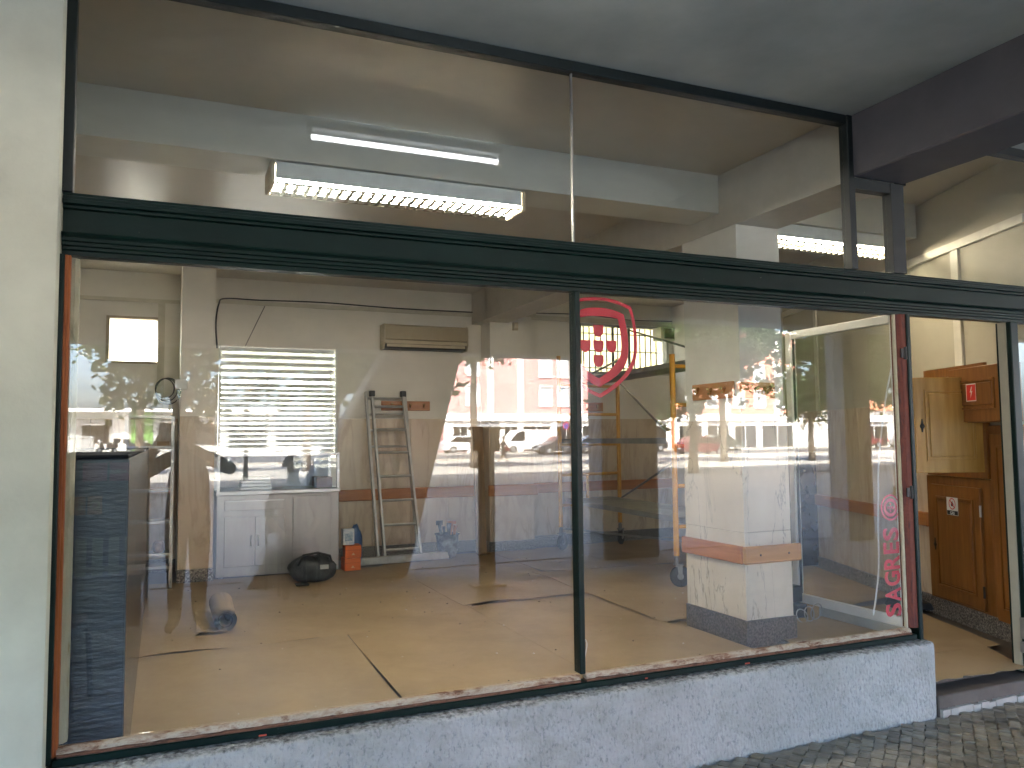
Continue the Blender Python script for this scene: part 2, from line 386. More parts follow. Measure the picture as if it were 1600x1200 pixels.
for (x, y) in cands:
    if (x, y) in vs_set: continue
    b_ = rnd.choice(base_st); T = Matrix.Translation((x, y, rnd.uniform(-.005, .003))) @ Matrix.Rotation(R(38) + rnd.uniform(-.08, .08), 4, 'Z') @ Matrix.Rotation(rnd.gauss(0, .055), 4, 'X') @ Matrix.Rotation(rnd.gauss(0, .055), 4, 'Y')
    g.add([T @ v for v in b_.v[4:]], [[i - 4 for i in f] for f in b_.f if min(f) >= 4], rnd.choice((0, 0, 1, 2)))
tag(g.obj('cobble_field', COB[:3], parent=pav, recalc=False), kind='stuff')

# ---------------------------------------------------------------- arcade shell
s_ = tag(MB().box(-14, -5.9, 3.27, 16, .02, 3.5).obj('arcade_ceiling', ARC), 'grey painted ceiling of the arcade', 'ceiling', kind='structure')
tag(MB().box(-14, -5.9, 2.5, 5.845, -5.5, 3.27).box(5.845, -5.9, 3.06, 16, -5.5, 3.27).obj('fascia_beam', ARC), 'concrete edge beam of the arcade', 'beam', kind='structure')
def rough_beam():
    m = MB(); n = 40; y0, y1 = -5.5, -.035
    prof = [(3.47, 3.268), (3.47, 2.93), (3.478, 2.922), (3.842, 2.922), (3.85, 2.93), (3.85, 3.268)]
    o = 0
    for i in range(n + 1):
        y = y0 + (y1 - y0) * i / n
        for (x, z) in prof:
            q = noise.noise(Vector((x * 5, y * 3.0, z * 5))) * .006; m.v.append(Vector((x + q, y, z + (q if z < 3.2 else 0))))
    for i in range(n):
        for k in range(6): m.f.append([i * 6 + k, i * 6 + (k + 1) % 6, (i + 1) * 6 + (k + 1) % 6, (i + 1) * 6 + k]); m.m.append(0)
    m.f.append(list(range(6))); m.m.append(0); m.f.append([n * 6 + k for k in range(6)]); m.m.append(0)
    return m
tag(rough_beam().obj('arcade_beam', DARKP), 'dark grey concrete beam running out from the shopfront under the ceiling', 'beam', kind='structure')
def left_wall():
    m = MB()
    prof = [(-6, -.12), (-.372, -.12), (-.352, -.112), (-.345, -.095), (-.352, .02), (-.352, .25), (-6, .25)]
    return m.prism(prof, -.01, 3.27, 'z')
tag(left_wall().obj('facade_wall', STUCCO, smooth=35), 'cream plastered wall left of the shop window', 'wall', kind='structure')
def plinth():
    m = MB(); xs = [-.352 + (3.842 + .352) * i / 90 for i in range(91)]
    prof = [(-.122, -.02), (-.122, .35), (-.119, .374), (-.108, .384), (-.06, .387), (-.02, .388), (.03, .388), (.03, -.02)]
    for x in xs:
        e = max(0, (x - 3.822) / .02)
        for (y, z) in prof:
            q = noise.noise(Vector((x * 9, y * 20, z * 9))) * .004 if z > 0 else 0
            m.v.append(Vector((x, y + q + (.02 * e * e if y < 0 else 0), z + q * .8)))
    n = 8
    for i in range(90):
        for k in range(n): m.f.append([i * n + k, i * n + (k + 1) % n, (i + 1) * n + (k + 1) % n, (i + 1) * n + k]); m.m.append(0)
    m.f.append(list(range(n))[::-1]); m.m.append(0); m.f.append([90 * n + k for k in range(n)]); m.m.append(0)
    return m
tag(plinth().obj('plinth_wall', ROUGHCAST, smooth=40), 'low pale blue roughcast wall under the shop window', 'wall', kind='structure')
tag(MB().box(4.737, -.06, -.02, 9, .03, .388).obj('plinth_wall', ROUGHCAST), 'roughcast wall stub right of the doorway', 'wall', kind='structure')
st = tag(B(3.845, -.115, -.02, 4.69, .05, .098).obj('threshold_step', GRAND, bevel=.006), 'dark worn stone step at the doorway', 'step', kind='structure')
g = MB()
for i in range(14):
    x = 3.85 + i * .0586; g.box(x, -.135 - rnd.uniform(0, .008), -.02, x + .0575, -.1165, .03 + rnd.uniform(-.006, .006))
g.obj('edging', mat('pale_edging', (.45, .42, .37), rough=.9, scale=18), st)
# upper floors of the building (keeps the sun off the arcade front)
tag(MB().box(-34, -5.9, 3.52, 34, 6.6, 33).obj('upper_wall', STUCCO), 'upper storeys over the arcade', 'wall', kind='structure')
tag(MB().box(-34, .3, 0, -6.05, 6.6, 3.5).box(9.05, .3, 0, 34, 6.6, 3.5).obj('neighbour_wall', STUCCO), 'neighbouring shops along the arcade', 'wall', kind='structure')

# ---------------------------------------------------------------- shop interior shell
tag(B(-6, .051, -.05, 9, 6.28, .112).obj('floor', DARKFLOOR), 'shop floor under the brown paper', 'floor', kind='structure')
tag(MB().box(-6, .03, CE, 9, 6.28, 3.5).obj('ceiling', CEIL), 'glossy painted ceiling of the shop', 'ceiling', kind='structure')
bw = MB()
def wall_with_holes(m, x0, x1, z0, z1, y0, y1, holes):
    xs = sorted({x0, x1, *[h[0] for h in holes], *[h[1] for h in holes]}); zs = sorted({z0, z1, *[h[2] for h in holes], *[h[3] for h in holes]})
    for i in range(len(xs) - 1):
        for j in range(len(zs) - 1):
            cx, cz = (xs[i] + xs[i + 1]) / 2, (zs[j] + zs[j + 1]) / 2
            if any(h[0] < cx < h[1] and h[2] < cz < h[3] for h in holes): continue
            m.box(xs[i], y0, zs[j], xs[i + 1], y1, zs[j + 1])
HOLES = [(-.575, -.04, 2.35, 2.86), (.56, 1.88, 1.30, 2.575), (5.13, 6.55, 2.37, 3.05)]
wall_with_holes(bw, -6, 9, 0, CE, 6.28, 6.55, HOLES)
bm_ = bmesh.new(); me_ = bw.mesh('back_wall', [WALL], recalc=False); bm_.from_mesh(me_)
bmesh.ops.remove_doubles(bm_, verts=bm_.verts, dist=1e-4)
dup = {}
for f in bm_.faces:
    c = f.calc_center_median(); dup.setdefault((round(c.x, 3), round(c.y, 3), round(c.z, 3)), []).append(f)
bmesh.ops.delete(bm_, geom=[f for l in dup.values() if len(l) > 1 for f in l], context='FACES'); bmesh.ops.recalc_face_normals(bm_, faces=bm_.faces)
bm_.to_mesh(me_); bm_.free()
back = bpy.data.objects.new('back_wall', me_); COL.objects.link(back)
tag(back, 'cream back wall of the shop with marble dado', 'wall', kind='structure')
tag(B(-1.5, .26, 0, -1.3, 6.279, CE).obj('side_wall', WALL), 'cream left side wall of the shop', 'wall', kind='structure')
# splayed right wall: local frame s along depth, off into the room
SO = Vector((5.57, 1.29, 0)); SD = Vector((.3556, .9346, 0)); SN = Vector((-.9346, .3556, 0))
ST = Matrix(((SD.x, SN.x, 0, SO.x), (SD.y, SN.y, 0, SO.y), (0, 0, 1, 0), (0, 0, 0, 1)))
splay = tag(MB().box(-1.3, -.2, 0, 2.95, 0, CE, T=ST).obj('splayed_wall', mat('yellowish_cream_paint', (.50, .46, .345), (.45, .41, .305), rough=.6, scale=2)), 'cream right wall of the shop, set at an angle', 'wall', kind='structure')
tag(B(6.62, 4.06, 0, 6.8, 6.279, CE).obj('side_wall', WALL), 'white wall at the back right corner', 'wall', kind='structure')
pil = tag(B(3.71, 5.975, 0, 4.28, 6.279, CE).obj('pilaster', WALL), 'shallow pilaster on the back wall', 'pilaster', kind='structure')
lcol = tag(B(.155, 5.4, 0, .475, 6.279, CE).obj('corner_column', WALL), 'square column beside the steel cabinet', 'column', kind='structure')
tag(B(-1.29, 1.28, 3.075, 3.58, 1.62, CE - .002).obj('ceiling_beam', BEAMP), 'pale ceiling beam parallel to the window', 'beam', kind='structure')
tag(B(3.95, 1.28, 3.075, 5.52, 1.62, CE - .002).obj('ceiling_beam', BEAMP), 'pale ceiling beam right of the pillar', 'beam', kind='structure')
tag(MB().box(3.581, .05, 2.955, 3.949, 6.27, CE - .004).obj('cross_beam', mat('cross_beam_paint', (.50, .47, .40), (.45, .42, .355), rough=.4)), 'ceiling beam running back over the pillar', 'beam', kind='structure')
# marble dado, granite skirting, cornice strips
def dado(parent, segs, mk, m=MARB, z0=.25, z1=1.757):
    for a, b_ in segs: mk(a + .0015, b_ - .0015, z0, z1).obj('marble_panel', m, parent, bevel=.002)
wx = lambda y0: (lambda a, b_, z0, z1: B(a, y0 - .02, z0, b_, y0 - .001, z1))
dado(back, [(1.89, 2.30), (2.30, 2.775), (2.775, 3.25), (3.25, 3.70)], wx(6.28))
dado(back, [(4.285, 4.85), (4.85, 5.43), (5.43, 6.02), (6.02, 6.60)], wx(6.28))
dado(back, [(-1.28, -.70), (-.70, -.28), (-.28, .15)], wx(6.28))
dado(pil, [(3.70, 4.285)], wx(5.975))
dado(pil, [(5.97, 6.26)], lambda a, b_, z0, z1: B(3.69, a, z0, 3.709, b_, z1), MARB)
dado(lcol, [(.15, .48)], wx(5.4))
sw = lambda a, b_, z0, z1: MB().box(a, .001, z0, b_, .02, z1, T=ST)
dado(splay, [(.0, .55), (.55, 1.15), (1.15, 1.75), (1.75, 2.35), (2.35, 2.93)], sw, MARB)
for p, m_ in ((back, MB().box(1.89, 6.235, .112, 3.69, 6.278, .249).box(4.29, 6.235, .112, 6.6, 6.278, .249).box(-1.28, 6.235, .112, .15, 6.278, .249)), (pil, MB().box(3.68, 5.94, .112, 4.29, 5.974, .249)),
              (lcol, B(.145, 5.36, .112, .485, 5.399, .249)), (splay, MB().box(-1.0, .001, .112, 2.93, .035, .249, T=ST))):
    m_.obj('granite_skirting', GRAN, p)
for p, m_ in ((back, MB().box(.5, 6.255, 3.055, 3.70, 6.279, 3.10).box(-1.29, 6.255, 3.02, .15, 6.279, 3.06).box(4.29, 6.25, 3.06, 6.6, 6.279, 3.12).box(-.07, 6.255, 1.76, .0, 6.279, 3.019)), (pil, B(3.66, 5.94, 3.045, 4.33, 5.974, 3.10)),
              (splay, MB().box(-1.25, .001, 2.87, 2.93, .03, 2.93, T=ST).box(-.52, .001, 2.0, -.43, .022, 2.868, T=ST).box(2.0, .001, 1.76, 2.06, .02, 2.868, T=ST))):
    m_.obj('moulding', CREAMP if p is not splay else mat('trunking_cream', (.76, .72, .60), rough=.5), p)
# timber protective rail on the walls
rail = thing('wall_rail', 'brown timber rail along the back wall behind the ladder', 'rail', (2.8, 6.25, .79), 'timber rails round the room')
B(1.89, 6.22, .79, 3.665, 6.258, .922).obj('board', RAILW, rail, bevel=.006)
rail = thing('wall_rail', 'brown timber rail wrapped round the pilaster', 'rail', (4, 5.93, .79), 'timber rails round the room')
B(3.66, 5.915, .803, 4.32, 5.953, .938).obj('board', RAILW, rail, bevel=.006)
rail = thing('wall_rail', 'reddish timber rail on the back wall behind the scaffold', 'rail', (5.4, 6.25, .79), 'timber rails round the room')
B(4.33, 6.22, .80, 6.6, 6.258, .93).obj('board', RAILW, rail, bevel=.006)
rail = thing('wall_rail', 'brown timber rail on the angled right wall by the doorway', 'rail', tuple(SO + Vector((0, 0, .79))), 'timber rails round the room')
MB().box(.0, .021, .78, 2.9, .05, .89, T=ST).obj('board', RAILW, rail, bevel=.006)

# pillar
pl = tag(B(3.581, 1.105, 0, 3.949, 1.725, 2.954).obj('pillar', mat('pillar_paint', (.70, .68, .62), (.64, .62, .56), rough=.5)), 'square free-standing pillar clad in white veined marble, painted above', 'pillar', kind='structure')
for z0, z1 in ((.285, .86), (.862, 1.615)):
    B(3.578, 1.083, z0, 3.956, 1.103, z1).obj('marble_panel', MARBW, pl, bevel=.002)
    B(3.559, 1.082, z0, 3.577, 1.74, z1).obj('marble_panel', MARBW, pl, bevel=.002)
    B(3.951, 1.105, z0, 3.97, 1.74, z1).obj('marble_panel', MARBW, pl, bevel=.002)
MB().box(3.552, 1.074, .112, 3.974, 1.745, .284).obj('granite_skirting', GRANP, pl)
rail = thing('pillar_rail', 'honey coloured timber band round the marble pillar', 'rail', (3.75, 1.06, .65))
MB().box(3.53, 1.046, .655, 4.02, 1.081, .772).obj('board', RAILP, rail, bevel=.012)
MB().box(3.528, 1.083, .655, 3.557, 1.755, .772).obj('board', RAILW, rail, bevel=.006)
for x in (3.66, 3.90): MB().lathe([(.008, 0), (.006, -.003)], (x, 1.0455, .713), 8, 'y').obj('screw', IRON, rail)

# ---------------------------------------------------------------- paper sheets on the floor
LAY = [0]
def sheet(label, poly, lift=(0, 0, 0, 0), m=KRAFT, ragged=False, nx=10, ny=10):
    """poly: 4 corners ccw; lift: curl height of the 4 edges (front,right,back,left)"""
    LAY[0] += 1; z0 = ZF + .0012 * LAY[0]; p = [Vector((x, y, 0)) for x, y in poly]; sd_ = LAY[0] * 3.7
    def fn(u, v, dz=0):
        q = (p[0] * (1 - u) + p[1] * u) * (1 - v) + (p[3] * (1 - u) + p[2] * u) * v
        cu = lambda t: max(0, 1 - t / .16) ** 2
        n1 = lambda a: max(0, noise.noise(Vector((a * 2.3, sd_, 0))) + .25)
        z = lift[0]*.85 * cu(v) * n1(u) + lift[1]*.55 * cu(1 - u) * n1(v + 3) + lift[2]*.55 * cu(1 - v) * n1(u + 6) + lift[3]*.55 * cu(u) * n1(v + 9)
        z += .0012 * (noise.noise(Vector((q.x * 3, q.y * 3, sd_))) + .4)
        if ragged and v == 0: q = q + Vector((0, .05 * noise.noise(Vector((u * 9, 1, 1))), 0))
        return (q.x, q.y, z0 + max(0, z) + dz)
    mm = MB().grid(lambda u, v: fn(u, v, .0016), nx, ny); top = len(mm.f)
    mm.grid(lambda u, v: fn(u, v), nx, ny)
    for k in range(top, len(mm.f)): mm.f[k] = mm.f[k][::-1]
    N = (nx + 1) * (ny + 1); ring = [i for i in range(nx + 1)] + [(j + 1) * (nx + 1) - 1 for j in range(1, ny + 1)] + [ny * (nx + 1) + i for i in range(nx - 1, -1, -1)] + [j * (nx + 1) for j in range(ny - 1, 0, -1)]
    for a, b_ in zip(ring, ring[1:] + ring[:1]): mm.f.append([a, a + N, b_ + N, b_]); mm.m.append(0)
    o = mm.obj('paper_sheet', m, loc=(p[0].x, p[0].y, z0), smooth=40, recalc=False)
    return tag(o, label, 'paper sheet', 'brown paper sheets covering the floor')
sheet('brown paper sheet showing in the gap beside the mullion', [(2.2, 1.2), (3.7, 1.2), (3.75, 3.6), (2.2, 3.5)])
sheet('brown paper sheet along the foot of the steel cabinet', [(-.1, 4.6), (2.32, 4.75), (2.32, 5.5), (-.1, 5.42)])
sheet('brown paper sheet below the ladder and bucket', [(2.25, 4.4), (3.62, 4.3), (3.70, 5.98), (2.25, 6.1)], (.0, .02, 0, 0))
sheet('brown paper sheet in front of the black bag', [(1.03, 2.52), (2.32, 2.50), (2.34, 4.76), (1.0, 4.72)], (.02, 0, 0, .0))
sheet('large brown paper sheet under the paper roll', [(-.16, 2.46), (1.06, 2.55), (1.04, 4.7), (-.16, 4.66)], (.06, .0, 0, 0))
sheet('brown paper sheet at the back below the scaffold', [(3.62, 4.3), (6.5, 4.1), (6.6, 6.2), (3.66, 5.95)], (.03, 0, 0, .035))
sheet('brown paper sheet midway between mullion and scaffold', [(2.3, 3.08), (3.5, 3.12), (3.60, 4.35), (2.3, 4.42)], (.03, .045, 0, 0))
sheet('brown paper sheet beside the front scaffold wheel', [(3.46, 3.07), (4.95, 3.0), (4.9, 4.35), (3.5, 4.35)], (.0, .05, 0, .05))
sheet('brown paper sheet right of the pillar towards the angled wall', [(3.99, 1.55), (6.3, 1.9), (6.9, 4.15), (4.9, 4.2)], (.01, 0, 0, 0))
sheet('brown paper sheet left of the marble pillar', [(3.42, 1.86), (3.99, 1.80), (4.95, 3.03), (3.46, 3.08)], (.03, 0, 0, .03))
sheet('brown paper sheet just left of the window mullion, near the glass', [(1.16, .16), (2.32, .16), (2.34, 2.54), (1.22, 2.5)], (.0, .01, .0, .045))
sheet('pale brown paper sheet in the near left corner by the glass', [(-.2, .16), (1.153, .16), (1.210, 2.5), (-.15, 2.47)], (.0, .03, .0, .01), KRAFT2)
sheet('brown paper sheet running from the glass towards the pillar foot', [(2.3, .16), (3.57, .16), (3.42, 1.92), (2.32, 3.08)], (.0, .035, .02, .0))
sheet('pale paper sheet inside the window beside the pillar', [(3.58, .16), (4.66, .16), (4.75, 1.56), (3.99, 1.5)], (.0, .0, .012, .0), KRAFT2)
sheet('pale brown paper sheet deeper inside the doorway', [(3.9, .42), (5.0, .36), (5.50, 1.6), (4.1, 1.7)], (.012, 0, 0, 0), KRAFT2)
sheet('ragged pale paper sheet lying over the doorway step', [(3.88, -.03), (4.64, -.06), (4.98, .55), (3.92, .55)], (.015, 0, 0, 0), KRAFT2, True, 16, 8)

g = MB(); rd = random.Random(77)
for k in range(170):
    x, y = rd.uniform(0, 4.6), rd.uniform(.2, 5.6); s_ = rd.uniform(.003, .009); T = Matrix.Translation((x, y, ZF + .0245)) @ Matrix.Rotation(rd.uniform(0, 6), 4, 'Z')
    if 3.5 < x < 4.0 and 1.0 < y < 1.8: continue
    g.add([T @ Vector(p) for p in ((-s_, -s_ * .6, 0), (s_, -s_ * .8, 0), (s_ * .7, s_, 0), (-s_ * .5, s_ * .7, .001), (0, 0, s_ * .8))], [(0, 1, 4), (1, 2, 4), (2, 3, 4), (3, 0, 4)], rd.choice((0, 0, 1)))
tag(g.obj('debris', [mat('dark_crumb', (.06, .045, .035), rough=.9), mat('plaster_crumb', (.6, .57, .5), rough=.9)]), 'scattered crumbs and plaster bits on the floor paper', kind='stuff')

# ---------------------------------------------------------------- shopfront joinery and glass
sf = thing('shopfront', 'dark green timber shopfront with two big panes, transom and fanlights', 'shopfront', (1.7, 0, .4))
TP = [(.03, 2.406), (-.02, 2.406), (-.02, 2.396), (-.03, 2.392), (-.03, 2.381), (-.043, 2.377), (-.043, 2.363), (-.03, 2.358), (-.03, 2.348), (-.018, 2.343), (-.018, 2.262), (-.05, 2.256), (-.056, 2.246), (-.046, 2.238),
      (-.046, 2.226), (-.038, 2.222), (-.038, 2.211), (-.03, 2.207), (-.03, 2.197), (-.022, 2.193), (-.022, 2.176), (.03, 2.176)]
MB().prism(TP, -.345, 9.0, 'x').obj('transom', GREEN, sf)
B(-.345, -.03, 3.218, 3.434, .03, 3.269).obj('head_rail', BLACKGREEN, sf, bevel=.004)
B(-.3515, -.05, .40, -.333, .03, 2.175).obj('jamb', GREEN, sf, bevel=.003)
B(-.351, -.03, 2.407, -.315, .03, 3.217).obj('jamb', BLACKGREEN, sf, bevel=.003)
B(3.434, -.035, 2.407, 3.478, .03, 3.269).obj('jamb', BLACKGREEN, sf, bevel=.003)
B(3.745, -.035, 2.407, 3.845, .03, 2.92).obj('jamb', BLACKGREEN, sf, bevel=.003)
B(3.479, -.03, 2.86, 3.744, .03, 2.92).obj('head_rail', BLACKGREEN, sf)
B(3.851, -.03, 3.218, 9, .03, 3.269).obj('head_rail', BLACKGREEN, sf)
B(3.8455, -.03, 2.92, 3.87, .03, 3.217).obj('jamb', BLACKGREEN, sf)
B(1.724, -.034, .45, 1.752, .028, 2.175).obj('mullion', GREEN, sf, bevel=.004)
B(1.7365, -.008, 2.407, 1.7415, .012, 3.217).obj('glazing_joint', ZINC, sf)
B(3.806, -.05, .09, 3.834, .05, 2.175).obj('jamb', GREEN, sf, bevel=.004)
B(4.67, -.05, .09, 4.735, .05, 2.175).obj('jamb', GREEN, sf, bevel=.004)
B(4.662, -.02, .11, 4.6695, .03, 2.175).obj('lining', mat('lining_cream', (.36, .34, .26), rough=.6), sf)
def jag(x0, x1, y0, y1, z0, z1, n, amp, axis='x', sd_=0):
    m = MB(); pr = [(y0, z0), (y0 + (y1 - y0) * .08, z0 + (z1 - z0) * .55), (y0 + (y1 - y0) * .35, z1), (y1, z1), (y1, z0)]
    for i in range(n + 1):
        t = x0 + (x1 - x0) * i / n
        for k, (a, b_) in enumerate(pr):
            q = noise.noise(Vector((t * 14 + sd_, k * 3.1, 0))) + .6 * noise.noise(Vector((t * 55 + sd_, k * 5.7, 3))); q *= amp if k in (0, 1, 2) else 0
            a2, b2 = a + q * .7, b_ + q
            m.v.append(Vector((t, a2, b2)) if axis == 'x' else Vector((b2, a2, t)))
    for i in range(n):
        for k in range(5): m.f.append([i * 5 + k, i * 5 + (k + 1) % 5, (i + 1) * 5 + (k + 1) % 5, (i + 1) * 5 + k]); m.m.append(0)
    m.f.append(list(range(5))); m.m.append(0); m.f.append([n * 5 + k for k in range(5)]); m.m.append(0); return m
jag(-.318, 1.7235, -.036, -.001, .430, .450, 160, .004).obj('putty_bead', PUTTY, sf)
B(-.318, -.042, .4177, 1.7235, -.001, .4298).obj('bare_sill', DARKW, sf, bevel=.003)
B(1.7525, -.042, .4177, 3.757, -.001, .4298).obj('bare_sill', DARKW, sf, bevel=.003)
jag(1.7525, 3.757, -.036, -.001, .430, .450, 160, .004, sd_=9).obj('putty_bead', PUTTY, sf)
B(-.33, -.045, .3895, 3.79, .02, .4175).obj('sill_rail', GREEN, sf, bevel=.004)
jag(.45, 2.175, .0075, .07, -.318, -.292, 120, .0025, 'z').obj('putty_bead', PUTTYV, sf)
B(-.3325, -.034, .42, -.3235, .02, 2.175).obj('bare_edge', PRIMER, sf)
B(-.323, -.028, .42, -.3145, -.0008, 2.175).obj('bare_edge', PRIMER, sf)
jag(.45, 2.175, -.016, -.001, 3.757, 3.745, 120, .003, 'z', 4).obj('putty_bead', PUTTYV, sf)
jag(.45, 2.175, -.04, .02, 3.8055, 3.7575, 140, .0018, 'z', 7).obj('bare_edge', PRIMER2, sf)
for z in (1.93, 1.16):
    MB().box(3.758, -.047, z, 3.786, -.0405, z + .05).tube([(3.79, -.047, z - .01), (3.79, -.047, z + .06)], .008, 8).obj('hinge', IRON, sf)
for x in (.35, 2.62, 2.05): B(x, -.049, .394, x + rnd.uniform(.015, .035), -.0455, .401).obj('paint_flake', mat('flake_red', (.7, .12, .07), rough=.7), sf, bevel=.003)
def pane(x0, x1, z0, z1, m=GLASS): return B(x0, 0, z0, x1, .006, z1).obj('glass_pane', m, sf, recalc=True)
pane(-.317, 1.7235, .452, 2.1755); pane(1.7525, 3.757, .452, 2.1755)
pane(-.3145, 1.7362, 2.4065, 3.2175); pane(1.7418, 3.4335, 2.4065, 3.2175); pane(3.4785, 3.7445, 2.4065, 2.8595); pane(3.871, 8.9, 2.4065, 3.2175)
pane(4.736, 8.9, .452, 2.1755)
B(4.736, -.045, .3895, 9, .03, .4515).obj('sill_rail', GREEN, sf)
MB().box(4.655, -.06, .30, 4.669, -.021, .42).box(4.648, -.055, .22, 4.669, -.021, .28).obj('lock_plate', ZINC, sf)

# decals on the inside of the right pane
YD = .0075
def cat(pts, corners, n=5):
    out = []; segs = [0] + corners + [len(pts) - 1]
    for a, b_ in zip(segs, segs[1:]):
        P = [Vector(p) for p in pts[a:b_ + 1]]
        for i in range(len(P) - 1):
            p0 = P[i - 1] if i > 0 else P[i] * 2 - P[i + 1]; p3 = P[i + 2] if i + 2 < len(P) else P[i + 1] * 2 - P[i]
            for k in range(n):
                t = k / n; out.append(.5 * ((2 * P[i]) + (-p0 + P[i + 1]) * t + (2 * p0 - 5 * P[i] + 4 * P[i + 1] - p3) * t * t + (-p0 + 3 * P[i] - 3 * P[i + 1] + p3) * t ** 3))
    out.append(Vector(pts[-1])); return out
def band(o, i, co):
    a = cat(o, co); b_ = cat(i, co); m = MB(); n = len(a)
    for y in (YD, YD + .0008):
        m.v += [Vector((p.x, y, p.y)) for p in a] + [Vector((p.x, y, p.y)) for p in b_]
    for k in range(n - 1):
        m.f += [[k, k + 1, n + k + 1, n + k], [2 * n + k, 3 * n + k, 3 * n + k + 1, 2 * n + k + 1], [k, 2 * n + k, 2 * n + k + 1, k + 1], [n + k, n + k + 1, 3 * n + k + 1, 3 * n + k]]; m.m += [0] * 4
    return m
OO = [(1.759, 2.146), (1.799, 2.156), (1.856, 2.161), (1.913, 2.16), (1.977, 2.15), (2.05, 2.126), (2.064, 2.077), (2.077, 2.001), (2.078, 1.919), (2.068, 1.867), (2.046, 1.821), (2.004, 1.774), (1.939, 1.723), (1.873, 1.687), (1.83, 1.703), (1.791, 1.725), (1.758, 1.747)]
OI = [(1.759, 2.132), (1.799, 2.140), (1.856, 2.146), (1.913, 2.145), (1.977, 2.133), (2.036, 2.113), (2.049, 2.071), (2.059, 2.005), (2.059, 1.918), (2.047, 1.867), (2.023, 1.825), (1.981, 1.779), (1.922, 1.737), (1.872, 1.706), (1.83, 1.721), (1.791, 1.743), (1.758, 1.764)]
IO = [(1.759, 2.093), (1.809, 2.107), (1.855, 2.112), (1.912, 2.111), (1.964, 2.102), (2.008, 2.087), (2.019, 2.039), (2.029, 1.973), (2.028, 1.897), (2.014, 1.85), (1.981, 1.809), (1.934, 1.773), (1.87, 1.737), (1.831, 1.753), (1.792, 1.777), (1.758, 1.806)]
II = [(1.759, 2.058), (1.809, 2.068), (1.854, 2.072), (1.911, 2.072), (1.946, 2.069), (1.975, 2.063), (1.983, 2.022), (1.991, 1.967), (1.989, 1.905), (1.977, 1.875), (1.947, 1.838), (1.912, 1.807), (1.868, 1.779), (1.843, 1.790), (1.804, 1.815), (1.759, 1.858)]
dc = thing('shield_decal', 'big red shield emblem stuck on the right pane beside the mullion', 'decal', (1.87, YD, 1.9))
band(OO, OI, [5, 13]).obj('outer_ring', RED, dc); band(IO, II, [5, 12]).obj('inner_ring', RED, dc)
for cx, zt in ((1.868, 2.03), (1.798, 1.956), (1.868, 1.957), (1.938, 1.959), (1.867, 1.888)):
    h = .0275; pts = [(-h, 0), (h, 0), (h, -.026)] + [(h * math.cos(a), -.026 - .031 * math.sin(a)) for a in [math.pi * k / 10 for k in range(1, 10)]] + [(-h, -.026)]
    MB().prism([(cx + a, zt + b_) for a, b_ in pts], YD, YD + .0008, 'y').obj('escutcheon', RED, dc)
dl = thing('lettering_decal', 'red vertical letters and small round emblem at the right edge of the pane', 'decal', (3.7, YD, .5))
zs = .512
for ch, ww in zip('SAGRES', (.079, .084, .088, .084, .070, .079)):
    me = text_mesh(ch, 1.0, .028, .0)
    xs = [v.co.x for v in me.vertices]; ys = [v.co.y for v in me.vertices]
    sx = (ww * .90) / (max(xs) - min(xs)); sy = .118 / (max(ys) - min(ys))
    # letter-right -> +z, letter-up -> -x
    T = Matrix(((0, -sy, 0, 3.741 + min(ys) * sy), (0, 0, 1, YD), (sx, 0, 0, zs - min(xs) * sx), (0, 0, 0, 1)))
    me.transform(T); me.materials.clear(); me.materials.append(RED)
    o = bpy.data.objects.new('letter', me); COL.objects.link(o); o.parent = dl; o.location = -Vector(dl.location); zs += ww + .001
def ring2(cx, cz, rx, rz, wd, n=28, x_max=3.742):
    m = MB()
    for k in range(n):
        for (a, b_) in ((2 * math.pi * k / n, 2 * math.pi * (k + 1) / n),):
            P = [(cx + (rx - d) * math.cos(t), cz + (rz - d) * math.sin(t)) for t, d in ((a, 0), (b_, 0), (b_, wd), (a, wd))]
            P = [(min(x, x_max), z) for x, z in P]; m.add([(x, YD, z) for x, z in P], [(0, 1, 2, 3)])
    return m
ec = (3.688, 1.102)
m_ = ring2(*ec, .072, .072, .010); m_.obj('emblem_ring', RED, dl)
m_ = ring2(*ec, .052, .050, .018); m_.obj('emblem_ring', RED, dl)
g = MB()
for dx, dz in ((0, 0), (.016, 0), (-.016, 0), (0, .018), (0, -.018)): g.add([(ec[0] + dx + a * .006, YD, ec[1] + dz + b_ * .007) for a, b_ in ((-1, -1), (1, -1), (1, 1), (-1, 1))], [(0, 1, 2, 3)])
g.obj('emblem_mark', RED, dl)

